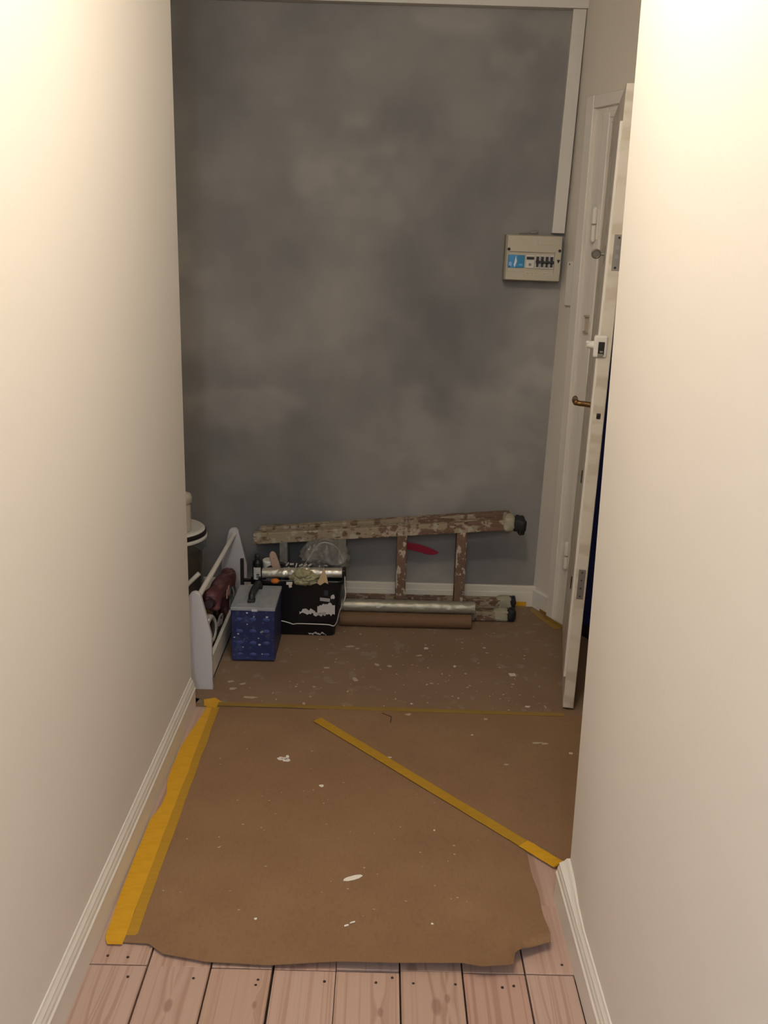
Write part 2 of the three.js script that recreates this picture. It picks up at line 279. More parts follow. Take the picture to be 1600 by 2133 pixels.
// ---------------------------------------------------------------- cable trunking and fuse box on the back wall
{
  const t = thing('cable_trunking', 'tall white cable trunking running down to the fuse box', 'trunking');
  const sh = (y) => 0.675 - (2.392 - y) * 0.0249;      // leans with the wall corner
  const g = new RoundedBoxGeometry(0.05, 0.803, 0.034, 2, 0.002); g.translate(0, 0, 0.017);
  const p = g.attributes.position; for (let i = 0; i < p.count; i++) { const y = p.getY(i) + 1.992; p.setXYZ(i, p.getX(i) + sh(y) + 0.025, y, p.getZ(i) + ZB); }
  const mTrunk = std(0xcfcac0, 0.42);
  g.computeVertexNormals(); part('channel', uvBox(g), mTrunk, t);
  const h = thing('cable_trunking', 'white cable trunking running across the top of the grey wall', 'trunking');
  part('channel', rbox(-1.69, 0.752, 2.394, 2.445, ZB + 0.001, ZB + 0.042, 0.002), mTrunk, h);

  const f = thing('fuse_box', 'beige fuse box with black breakers and a blue label on the grey wall', 'fuse box', [0.583, 1.494, ZB], 0);
  f.rotation.z = -0.01;
  const w = 0.112, mB = std(0xb9b19c, 0.45), z0 = 0.078;
  part('housing', rbox(-w, w, -0.089, 0.086, 0, 0.062, 0.004), std(0xa39a82, 0.5), f);
  part('cover', [rbox(-w + 0.004, w - 0.004, 0.020, 0.083, 0.055, z0, 0.004), rbox(-w + 0.004, w - 0.004, -0.087, -0.054, 0.055, z0, 0.004), rbox(-w + 0.004, -w + 0.011, -0.06, 0.026, 0.055, z0, 0.003), rbox(w - 0.030, w - 0.004, -0.06, 0.026, 0.055, z0, 0.003), rbox(-w + 0.004, w - 0.004, -0.06, 0.026, 0.055, z0 - 0.006, 0.003), rbox(0.012, w - 0.012, 0.05, 0.073, z0 - 0.004, z0 + 0.0012, 0.001)], mB, f);
  part('label_plate', [rbox(-0.101, -0.035, -0.040, 0.009, z0 - 0.008, z0 - 0.0025, 0.001)], std(0xffffff, 0.35, { map: (() => {
    const c = document.createElement('canvas'); c.width = 256; c.height = 192; const x = c.getContext('2d');
    x.fillStyle = '#3f8fc4'; x.fillRect(0, 0, 256, 192); x.fillStyle = '#2f7fa8'; x.fillRect(150, 0, 106, 192);
    x.fillStyle = '#dfe4e2'; x.beginPath(); x.moveTo(118, 8); x.lineTo(138, 96); x.lineTo(108, 186); x.lineTo(92, 150); x.lineTo(104, 96); x.closePath(); x.fill();
    x.fillStyle = '#8fb3e0'; x.beginPath(); x.ellipse(40, 140, 24, 36, 0, 0, 7); x.fill(); x.fillStyle = '#2d4a78'; x.fillRect(16, 164, 26, 20); x.fillStyle = '#274f70'; x.fillRect(128, 172, 18, 12);
    x.fillStyle = '#5aa6d6'; x.fillRect(170, 130, 60, 30);
    const t2 = new THREE.CanvasTexture(c); t2.colorSpace = THREE.SRGBColorSpace; t2.repeat.set(1 / 0.066, 1 / 0.049); t2.offset.set(0.101 / 0.066, 0.04 / 0.049); return t2;
  })() }), f, 'blue label with a white flash');
  const rc = part('residual_breaker', rbox(-0.030, 0.004, -0.040, 0.011, z0 - 0.009, z0 - 0.001, 0.002), std(0xd2cdc2, 0.4), f);
  part('toggle', rbox(-0.028, 0.001, -0.006, 0.004, z0 - 0.003, z0 + 0.006, 0.002), std(0x2a211c, 0.4), rc);
  part('test_button', cyl([-0.013, -0.026, z0 - 0.002], [-0.013, -0.026, z0 + 0.002], 0.006, 0.005, 16), std(0x8d8880, 0.4), rc);
  for (let i = 0; i < 4; i++) {
    const x = 0.008 + i * 0.0185, br = part('circuit_breaker', rbox(x, x + 0.017, -0.041, 0.013, z0 - 0.009, z0 - 0.001, 0.0015), std(0xc9c3b8, 0.4), f);
    part('toggle', [rbox(x + 0.002, x + 0.013, -0.014, 0.006, z0 - 0.002, z0 + 0.003, 0.001), rbox(x + 0.0005, x + 0.0165, -0.020, -0.010, z0 - 0.002, z0 + 0.010, 0.002), rbox(x + 0.003, x + 0.012, -0.034, -0.018, z0 - 0.002, z0 + 0.004, 0.001)], std(0x24222a, 0.4), br);
  }
  part('marking_strip', rbox(-0.032, 0.078, -0.066, -0.052, z0 - 0.002, z0 + 0.0008, 0.0005), std(0xffffff, 0.5, { map: (() => { const c = document.createElement('canvas'); c.width = 512; c.height = 64; const x = c.getContext('2d'); x.fillStyle = '#bdb5a0'; x.fillRect(0, 0, 512, 64); x.fillStyle = '#948a72'; for (let i = 0; i < 6; i++) for (let j = 0; j < 4; j++) if (hash(i, j, 5) > 0.25) x.fillRect(22 + i * 82 + j * 13, 24 + 6 * hash(i, j, 9), 9, 14); const t2 = new THREE.CanvasTexture(c); t2.colorSpace = THREE.SRGBColorSpace; t2.repeat.set(1 / 0.11, 1 / 0.014); t2.offset.set(0.032 / 0.11, 0.066 / 0.014); return t2; })() }), f);
  for (const x of [-0.100, 0.100]) part('screw', cyl([x, 0.030, z0 - 0.001], [x, 0.030, z0 + 0.0015], 0.0062, 0.0055, 18), mDark, f);
  const tri = new THREE.Shape(); tri.moveTo(0.091, -0.004); tri.lineTo(0.105, -0.004); tri.lineTo(0.098, -0.018); part('marker', new THREE.ExtrudeGeometry(tri, { depth: 0.0015, bevelEnabled: false }).translate(0, 0, z0), mDark, f, 'black triangle');
  const sd = thing('screwdriver', 'small dark-shafted tool with a pale glinting end on top of the fuse box', 'tool');
  const yb = 1.587;
  part('shaft', cyl([0.522, yb - 0.003, ZB + 0.062], [0.572, yb + 0.001, ZB + 0.045], 0.003, 0.003, 12), mSteelDull, sd);
  part('handle', new THREE.LatheGeometry([[0, 0], [0.004, 0], [0.006, 0.008], [0.005, 0.016], [0.0062, 0.025], [0.005, 0.034], [0, 0.036]].map(([a, b]) => new THREE.Vector2(a, b)), 20).rotateZ(-Math.PI / 2 + 0.08).rotateY(0.3).translate(0.566, yb + 0.003, ZB + 0.047), new THREE.MeshPhysicalMaterial({ color: 0xaaa69c, roughness: 0.12, clearcoat: 1, transmission: 0.4, thickness: 0.01 }), sd);
}
// ---------------------------------------------------------------- floor paper and tape
function fleckGeo(x, z, rx, rz, turn, y, k = 11, jag = 0.45) {
  const s = new THREE.Shape(); for (let i = 0; i < k; i++) { const a = i / k * Math.PI * 2, r = 1 - jag * rnd(); const px = Math.cos(a) * rx * r, pz = Math.sin(a) * rz * r; i ? s.lineTo(px, pz) : s.moveTo(px, pz); }
  const g = new THREE.ExtrudeGeometry(s, { depth: 0.0008, bevelEnabled: false }); g.rotateX(-Math.PI / 2); g.rotateY(turn); g.translate(x, y, z); return g;
}
function slab(outline, y0, y1) { const s = new THREE.Shape(); outline.forEach(([x, z], i) => (i ? s.lineTo(x, -z) : s.moveTo(x, -z))); const g = new THREE.ExtrudeGeometry(s, { depth: y1 - y0, bevelEnabled: false }); g.rotateX(-Math.PI / 2); g.translate(0, y0, 0); return uvBox(g); }
{
  // rear sheet, taped along its front edge
  const a = thing('floor_paper', 'brown covering paper splashed with white, spread under the ladder and tool pile', 'floor paper');
  part('sheet', slab([[-0.612, -2.875], [1.15, -2.875], [1.12, -2.93], ...[[0.93, -0.004], [0.02, -0.004]].map(([s, w]) => { const q = onSide(s, 0, w); return [q[0], q[2]]; }), [0.66, ZB + 0.022], [-1.1, ZB + 0.022], [-1.1, -2.95], [-0.66, -2.95], [-0.6, -2.93]], 0.0022, 0.0042), mKraftDirty, a);
  const big = [[-0.431, -2.947, 0.03, 0.010], [-0.457, -2.898, 0.022, 0.006], [0.511, -3.181, 0.015, 0.018], [0.055, -3.228, 0.012, 0.012], [-0.071, -3.107, 0.012, 0.022], [0.007, -3.238, 0.011, 0.014], [-0.517, -3.065, 0.016, 0.01], [-0.50, -3.01, 0.018, 0.01], [-0.47, -3.05, 0.016, 0.008], [0.30, -3.24, 0.008, 0.01], [0.43, -3.42, 0.01, 0.008], [-0.1, -3.4, 0.02, 0.012], [0.2, -3.4, 0.012, 0.012], [0.17, -3.33, 0.014, 0.007], [-0.18, -3.2, 0.014, 0.008], [0.53, -2.93, 0.012, 0.008], [0.13, -2.93, 0.007, 0.006]];
  for (const [x, z, rx, rz] of big) part('paint_splash', fleckGeo(x, z, rx, rz, rnd() * 0.6, 0.0042), rnd() > 0.35 ? mPaintDust : std(0xd8cfc2, 0.6), a);
  const sp = []; for (let i = 0; i < 130; i++) { const z = -2.9 - rnd() * 0.68, x = -0.45 + rnd() * 1.05, r = 0.0018 + 0.005 * rnd() * rnd(); sp.push(fleckGeo(x, z, r * (1 + rnd()), r, rnd() * 3, 0.0042, 6)); }
  part('paint_specks', sp, mPaintDust, a).userData.kind = 'stuff';

  // front sheet with a curled near edge
  const b = thing('floor_paper', 'large brown paper sheet nearest the bare boards, its front edge curling up', 'floor paper');
  const nearPts = [[-0.556, -1.757], [-0.544, -1.752], [-0.488, -1.748], [-0.45, -1.716], [-0.351, -1.694], [-0.214, -1.688], [-0.068, -1.693], [0.069, -1.687], [0.206, -1.689], [0.247, -1.677], [0.31, -1.685], [0.318, -1.688], [0.326, -1.726], [0.36, -1.743], [0.408, -1.765]];
  const lift = [[-0.556, 0.0005], [-0.488, 0.003], [-0.45, 0.005], [-0.351, 0.006], [-0.214, 0.006], [-0.068, 0.016], [0.069, 0.022], [0.206, 0.024], [0.247, 0.026], [0.318, 0.026], [0.326, 0.026], [0.36, 0.030], [0.408, 0.024]];
  const interp = (a2, x) => { for (let i = 1; i < a2.length; i++) if (x <= a2[i][0]) { const [x0, v0] = a2[i - 1], [x1, v1] = a2[i]; return v0 + (v1 - v0) * clamp((x - x0) / (x1 - x0)); } return a2[a2.length - 1][1]; };
  const nu = 150, nv = 60, pos = [], idx = [], uv = [], zF = -2.873, lay = (nu + 1) * (nv + 1);
  for (const dy of [0.0016, 0]) for (let j = 0; j <= nv; j++) for (let i = 0; i <= nu; i++) {
    const u = i / nu, v = j / nv, vv = 1 - Math.pow(1 - v, 1.6), x = -0.556 + u * (0.408 + 0.556), zn = interp(nearPts, x);
    let z = zF + (zn - zF) * vv, xx = x;
    if (u === 1) xx += 0.004 * Math.sin(z * 9) + 0.002 * Math.sin(z * 41);
    if (x > 0.33) xx += 0.003 * sstep(-2.1, -1.8, z);
    const d = zn - z;
    let y = 0.0025 + interp(lift, x) * Math.pow(clamp(1 - d / 0.16), 2) + 0.0012 * (fbm(x * 7, z * 7, 3, 3) - 0.5) * sstep(0, 0.1, d + 0.02);
    if (x > 0.335) y -= 0.016 * sstep(0.34, 0.36, x) * sstep(0.03, 0.0, d) * 0.6;
    y += 0.0035 * sstep(0.33, 0.40, x) * sstep(0.2, 0.05, d);
    pos.push(xx, Math.max(0.002, y) + dy, z); uv.push(x, z);
  }
  for (let s = 0; s < 2; s++) for (let j = 0; j < nv; j++) for (let i = 0; i < nu; i++) { const a0 = s * lay + j * (nu + 1) + i, q = [a0, a0 + 1, a0 + nu + 2, a0 + nu + 1]; s ? idx.push(q[0], q[1], q[2], q[0], q[2], q[3]) : idx.push(q[0], q[2], q[1], q[0], q[3], q[2]); }
  for (let i = 0; i < nu; i++) { const t0 = nv * (nu + 1) + i; idx.push(t0, t0 + 1, t0 + lay, t0 + 1, t0 + lay + 1, t0 + lay); }
  for (let j = 0; j < nv; j++) { const t0 = j * (nu + 1) + nu, t1 = t0 + nu + 1; idx.push(t0, t1, t0 + lay, t1, t1 + lay, t0 + lay); }
  const g = new THREE.BufferGeometry(); g.setAttribute('position', new THREE.Float32BufferAttribute(pos, 3)); g.setAttribute('uv', new THREE.Float32BufferAttribute(uv, 2)); g.setIndex(idx);
  part('sheet', toCreasedNormals(g, 0.7), mKraft, b);
  // white drips
  const y = 0.0047;
  part('paint_splash', [fleckGeo(-0.282, -2.548, 0.014, 0.011, 0, y), fleckGeo(-0.262, -2.54, 0.013, 0.012, 0, y), fleckGeo(-0.27, -2.548, 0.012, 0.009, 0, y), fleckGeo(-0.261, -2.56, 0.006, 0.011, 0, y)], mPaintFleck, b);
  part('paint_splash', fleckGeo(-0.041, -1.993, 0.027, 0.0085, 0.42, y + 0.0004, 26, 0.12), mPaintFleck, b);
  part('paint_splash', fleckGeo(-0.146, -2.404, 0.010, 0.008, 0, y), mPaintFleck, b);
  part('paint_splash', [fleckGeo(-0.05, -1.822, 0.008, 0.0035, 0.5, y + 0.001), fleckGeo(-0.036, -1.833, 0.010, 0.003, 0.5, y + 0.001)], mPaintFleck, b);
  part('paint_splash', fleckGeo(-0.262, -1.838, 0.005, 0.005, 0, y), mPaintFleck, b);
  part('paint_splash', fleckGeo(-0.392, -2.104, 0.008, 0.003, 0.8, y), mPaintDust, b);
  part('paint_splash', fleckGeo(0.172, -2.2, 0.004, 0.004, 0, y), mPaintFleck, b);
  part('paint_splash', fleckGeo(0.149, -1.836, 0.004, 0.004, 0, y), mPaintFleck, b);
  part('paint_splash', fleckGeo(0.22, -2.135, 0.0035, 0.0035, 0, y), mPaintDust, b);
  const sp2 = []; for (let i = 0; i < 70; i++) { const x = -0.5 + rnd() * 0.85, z = -1.85 - rnd() * 0.9; if (x > 0.4 - (-2.12 - z) * 0.9 && z < -2.1) continue; const r = 0.0012 + 0.0018 * rnd(); sp2.push(fleckGeo(x, z, r * 1.4, r, 0, y - 0.0004, 6)); }
  part('paint_specks', sp2, mPaintDust, b).userData.kind = 'stuff';

  // side sheet, under the diagonal tape, running out past the corridor corner
  const c = thing('floor_paper', 'brown paper piece to the right of the diagonal tape, by the corridor corner', 'floor paper');
  part('sheet', slab([[-0.20, -2.80], [0.486, -2.075], [0.60, -2.01], [1.3, -2.01], [1.1, -2.872], [-0.2, -2.872]], 0.005, 0.0066), mKraft, c);
  for (const [x, z, rx, rz] of [[0.375, -2.828, 0.008, 0.008], [0.525, -2.68, 0.02, 0.006], [0.548, -2.675, 0.014, 0.006], [0.116, -2.848, 0.012, 0.008], [0.409, -2.543, 0.010, 0.005], [0.05, -2.568, 0.012, 0.004], [0.62, -2.62, 0.008, 0.008], [0.32, -2.72, 0.006, 0.005]]) part('paint_splash', fleckGeo(x, z, rx, rz, 0.1, 0.0066), rnd() > 0.5 ? mPaintDust : std(0xd0c6b8, 0.6), c);
  const tear = []; for (const [p, q, w] of [[[0.028, -2.853], [0.06, -2.828], 0.0035], [[0.06, -2.83], [0.056, -2.79], 0.002]]) { const dx = q[0] - p[0], dz = q[1] - p[1], l = Math.hypot(dx, dz); tear.push(new THREE.BoxGeometry(l, 0.0006, w).rotateY(-Math.atan2(dz, dx)).translate((p[0] + q[0]) / 2, 0.0068, (p[1] + q[1]) / 2)); }
  part('tear', tear, mDark, c, 'short dark tear in the paper');

  // tapes: strips with slightly uneven edges
  const strip = (p, q, w, y0, k = 60, amp = 0.002, sd = 1, th = 0.0009) => { const o = [], o2 = [], dx = q[0] - p[0], dz = q[1] - p[1], l = Math.hypot(dx, dz), nx = -dz / l, nz = dx / l; for (let i = 0; i <= k; i++) { const t = i / k, x = p[0] + dx * t, z = p[1] + dz * t, a1 = w / 2 + amp * (fbm(t * 14, 1, 3, sd) - 0.5) * 2, a2 = w / 2 + amp * (fbm(t * 14, 5, 3, sd + 9) - 0.5) * 2; o.push([x + nx * a1, z + nz * a1]); o2.push([x - nx * a2, z - nz * a2]); } return slab([...o, ...o2.reverse()], y0, y0 + th); };
  const lt = thing('masking_tape', 'wide deep-yellow tape along the left skirting, its lower end rounded', 'tape');
  const lo = [], ro = [];
  for (let i = 0; i <= 70; i++) {
    const t = i / 70, z = -1.745 - t * 1.16; let xl = -0.592 - 0.006 * sstep(0.05, 0.2, t) + 0.0035 * (fbm(t * 22, 2, 3, 4) - 0.5);
    xl += 0.034 * sstep(0.70, 1.0, t) - 0.012 * sstep(0.42, 0.5, t) * sstep(0.6, 0.55, t) * 0 + 0.014 * sstep(0.40, 0.47, t) * sstep(0.60, 0.50, t);
    if (t < 0.02) xl += 0.012 * (1 - t / 0.02);
    lo.push([xl, z]); ro.push([-0.546 + 0.0025 * (fbm(t * 16, 8, 3, 6) - 0.5) * 2, z + (t < 0.01 ? 0.012 * 0 : 0)]);
  }
  part('strip', slab([...lo, ...ro.reverse()], 0.0046, 0.0056), mTape, lt);
  part('strip', strip([-0.534, -1.775], [-0.536, -2.87], 0.026, 0.0044, 60, 0.002, 31), mTapeOver, lt, 'duller yellow strip overlapping the paper');
  part('corner_piece', slab([[-0.575, -2.875], [-0.535, -2.86], [-0.52, -2.905], [-0.548, -2.935], [-0.585, -2.92]], 0.0056, 0.0064), mTape, lt);
  const dt = thing('masking_tape', 'yellow tape running diagonally across the paper to the right skirting', 'tape');
  part('strip', strip([-0.187, -2.797], [0.484, -2.062], 0.034, 0.0072, 80, 0.001, 51), mTapeOver, dt);
  part('strip', strip([0.405, -2.148], [0.482, -2.063], 0.038, 0.0081, 12, 0.001, 61), mTape, dt, 'brighter end piece');
  const ct = thing('masking_tape', 'thin dull-yellow tape running straight across where the paper sheets meet', 'tape');
  part('strip', strip([-0.53, -2.888], [0.645, -2.872], 0.024, 0.0072, 80, 0.0012, 71), mTapeDull, ct);
  const bt = thing('masking_tape', 'short yellow tape along the grey wall skirting in the far corner', 'tape');
  part('strip', [rbox(0.44, 0.662, 0.006, 0.026, ZB + 0.018, ZB + 0.021, 0.001)], mTape, bt);
  part('strip', slab([[0.30, ZB + 0.021], [0.66, ZB + 0.021], [0.66, ZB + 0.034], [0.30, ZB + 0.03]], 0.0044, 0.0052), mTapeDull, bt);
  const st = thing('masking_tape', 'wrinkled yellow tape along the foot of the entrance wall beside the door', 'tape');
  const q = (s, w) => { const v = onSide(s, 0, w); return [v[0], v[2]]; };
  part('strip', [slab([q(0.03, -0.02), q(0.10, -0.022), q(0.16, -0.04), q(0.24, -0.038), q(0.275, -0.03), q(0.275, -0.075), q(0.2, -0.065), q(0.12, -0.06), q(0.05, -0.045)], 0.0046, 0.006), toSide(rbox(0.08, 0.15, 0.005, 0.018, -0.016, -0.012, 0.001)), toSide(rbox(0.15, 0.275, 0.005, 0.02, -0.039, -0.035, 0.001))], mTapeDull, st);
}
// ---------------------------------------------------------------- folding ladder lying on its side
{
  const paintTex = (s, bias, dark) => tex(512, 128, (u, v) => {
    const g = fbm(u * 9, v * 20, 4, s), p = fbm(u * 34, v * 7, 4, s + 5) + bias(u), f = vnoise(u * 90, v * 20, s + 8);
    let c = mix([96, 72, 58], [128, 98, 78], g); c = mix(c, [158, 146, 120], sstep(0.46, 0.60, p) * 0.9);
    c = mix(c, [180, 173, 155], sstep(0.62, 0.68, fbm(u * 50, v * 9, 3, s + 20)) * 0.7); if (f > 0.9) c = mix(c, dark, 0.7); return c;
  });
  const long = (g, x0, x1, ymid) => { const p = g.attributes.position, uv = new Float32Array(p.count * 2); for (let i = 0; i < p.count; i++) { uv[2 * i] = (p.getX(i) - x0) / (x1 - x0); uv[2 * i + 1] = (p.getY(i) - ymid) * 6 + p.getZ(i) * 6 + 0.5; } g.setAttribute('uv', new THREE.BufferAttribute(uv, 2)); return g; };
  const mUp = std(0xffffff, 0.7, { map: paintTex(300, (u) => 0.24 - 0.36 * u, [50, 40, 32]) }), mLow = std(0xffffff, 0.7, { map: paintTex(340, (u) => -0.06, [50, 40, 32]) });
  const vtex = (s, b, base) => { const t = paintTex(s, () => b, base); return t; };
  const mRungGrey = std(0xffffff, 0.7, { map: tex(64, 256, (u, v) => mix([104, 104, 98], [140, 138, 128], fbm(u * 6, v * 18, 4, 402))) });
  const mRungBrown = std(0xffffff, 0.7, { map: tex(64, 256, (u, v) => { let c = mix([98, 74, 60], [126, 98, 80], fbm(u * 6, v * 8, 4, 420)); return mix(c, [178, 168, 150], sstep(0.66, 0.70, fbm(u * 7, v * 16, 3, 433))); }) });
  const L = thing('stepladder', 'worn wooden folding ladder lying on its side against the grey wall', 'ladder');
  // rails rise to the right: [x0, y0] - [x1, y1]; they are slanted boards
  const rail = (x0, y0, x1, y1, h, z0, z1) => { const g = new RoundedBoxGeometry(x1 - x0, h, z1 - z0, 2, 0.004); const p = g.attributes.position; for (let i = 0; i < p.count; i++) { const x = p.getX(i) + (x0 + x1) / 2, t = (x - x0) / (x1 - x0), w = 0.0016 * (fbm(x * 20, p.getY(i) * 30 + z0 * 50, 2, 7) - 0.5) * 2; p.setXYZ(i, x, p.getY(i) + y0 + (y1 - y0) * t + w, p.getZ(i) + (z0 + z1) / 2); } g.computeVertexNormals(); return long(g, x0, x1, (y0 + y1) / 2); };
  part('rail', rail(-0.517, 0.343, 0.552, 0.434, 0.046, -3.735, -3.69), mUp, L, 'front upper rail with flaking paint');
  part('rail', rail(-0.505, 0.338, 0.552, 0.437, 0.046, -3.835, -3.79), mUp, L);
  part('rail', rail(-0.50, 0.028, 0.56, 0.028, 0.042, -3.735, -3.69), mLow, L, 'front lower rail on the floor');
  part('rail', rail(-0.49, 0.03, 0.585, 0.03, 0.042, -3.875, -3.83), mLow, L);
  const up = (x) => 0.343 + (x + 0.517) / 1.069 * 0.091 - 0.02;
  for (const [x, m, w] of [[-0.393, mRungGrey, 0.033], [-0.149, mRungGrey, 0.033], [0.098, mRungBrown, 0.042], [0.345, mRungBrown, 0.043]]) {
    const g = new RoundedBoxGeometry(w, up(x) - 0.04, 0.055, 2, 0.004), p = g.attributes.position, uv = new Float32Array(p.count * 2);
    for (let i = 0; i < p.count; i++) { uv[2 * i] = (p.getX(i) + p.getZ(i)) * 10 + 0.5; uv[2 * i + 1] = p.getY(i) * 3 + x * 3; }
    g.setAttribute('uv', new THREE.BufferAttribute(uv, 2)); g.translate(x, 0.043 + (up(x) - 0.04) / 2, -3.718);
    part('rung', g, m, L, x < 0 ? 'pale grey painted rung' : 'brown rung with chipped paint');
  }
  const mWrap = std(0xffffff, 0.8, { map: tex(128, 128, (u, v) => mix([152, 146, 122], [180, 174, 150], fbm(u * 6, v * 12, 4, 510))) });
  const lump = (sx, sy, sz, s, pos) => { let g = mergeVertices(new THREE.IcosahedronGeometry(1, 4).deleteAttribute('uv').deleteAttribute('normal')); const p = g.attributes.position; for (let i = 0; i < p.count; i++) { const v = V(p.getX(i), p.getY(i), p.getZ(i)); for (const k of ['x', 'y', 'z']) v[k] = Math.sign(v[k]) * Math.pow(Math.abs(v[k]), 0.6); const r = 1 + 0.5 * (fbm(v.x * 3 + v.z * 2 + s, v.y * 3 - v.z * 1.4, 4, s) - 0.5); p.setXYZ(i, v.x * sx * r + pos[0], v.y * sy * r + pos[1], v.z * sz * r + pos[2]); } g.computeVertexNormals(); return uvBox(g, 4); };
  part('tape_wrap', [lump(0.027, 0.033, 0.038, 601, [0.537, 0.438, -3.715])], mWrap, L, 'cream tape wrapped round the upper foot');
  part('rubber_foot', [lump(0.026, 0.032, 0.038, 611, [0.580, 0.432, -3.715]), lump(0.014, 0.02, 0.02, 612, [0.588, 0.41, -3.70])], mBlackRubber, L, 'torn black rubber foot');
  part('tape_wrap', [lump(0.034, 0.026, 0.028, 621, [0.528, 0.031, -3.712])], mWrap, L, 'cream tape wrapped round the lower foot');
  part('rubber_foot', [lump(0.020, 0.028, 0.028, 631, [0.572, 0.034, -3.712])], mBlackRubber, L);
  part('tape_wrap', [lump(0.036, 0.027, 0.026, 641, [0.556, 0.034, -3.852])], mWrap, L);
  part('rubber_foot', [lump(0.014, 0.026, 0.024, 651, [0.596, 0.036, -3.852])], mBlackRubber, L);

  // the red strip caught behind the ladder
  const r = thing('red_strip', 'thin red plastic strip caught behind the brown ladder rung', 'strip');
  const sh = new THREE.Shape(); sh.moveTo(0, 0.012); sh.quadraticCurveTo(0.08, 0.008, 0.15, -0.03); sh.quadraticCurveTo(0.125, -0.045, 0.09, -0.034); sh.quadraticCurveTo(0.04, -0.02, -0.01, -0.012); sh.lineTo(0, 0.012);
  const rg = new THREE.ExtrudeGeometry(sh, { depth: 0.004, bevelEnabled: true, bevelSize: 0.002, bevelThickness: 0.002, bevelSegments: 2, curveSegments: 14 }); rg.translate(0.113, 0.271, ZB + 0.008);
  part('strip', rg, std(0xb42040, 0.4), r);
}
// ---------------------------------------------------------------- rolls in front of the ladder
{
  function roll(name, label, cat, x0, x1, y, z, r, m, amp, sd, dzr = 0) {
    const t = thing(name, label, cat);
    const n = 90, k = 36, pos = [], idx = [], uv = [];
    for (let i = 0; i <= n; i++) for (let j = 0; j <= k; j++) { const u = i / n, a = j / k * Math.PI * 2, w = amp * (fbm(u * 26, 2 * Math.cos(a) + 5, 4, sd) + fbm(u * 60, 4 * Math.sin(a) + 9, 3, sd + 3) - 1); const rr = r + w; pos.push(x0 + (x1 - x0) * u, y + Math.sin(a) * rr, z + dzr * u + Math.cos(a) * rr); uv.push(u * (x1 - x0), j / k * 2 * Math.PI * r); }
    for (let i = 0; i < n; i++) for (let j = 0; j < k; j++) { const a = i * (k + 1) + j; idx.push(a, a + 1, a + k + 2, a, a + k + 2, a + k + 1); }
    const g = new THREE.BufferGeometry(); g.setAttribute('position', new THREE.Float32BufferAttribute(pos, 3)); g.setAttribute('uv', new THREE.Float32BufferAttribute(uv, 2)); g.setIndex(idx); g.computeVertexNormals();
    part('sheet', g, m, t);
    for (const [xe, o] of [[x0, 0], [x1, dzr]]) part('core', new THREE.RingGeometry(r * 0.72, r * 0.985, 32).rotateY(xe > 0 ? Math.PI / 2 : -Math.PI / 2).translate(xe, y, z + o), std(0x8c7658, 0.8), t);
    return t;
  }
  roll('paper_roll', 'brown cardboard roll lying on the floor in front of the ladder', 'roll', -0.150, 0.392, 0.034, -3.615, 0.0295, std(0xa8a29c, 0.75, { map: kraft }), 0.0006, 700, 0.0);
  roll('foil_roll', 'silvery crinkled foil roll lying on top of the brown cardboard roll', 'roll', -0.148, 0.408, 0.083, -3.645, 0.0265, std(0xa09c8c, 0.4, { metalness: 0.45 }), 0.0028, 730);
}
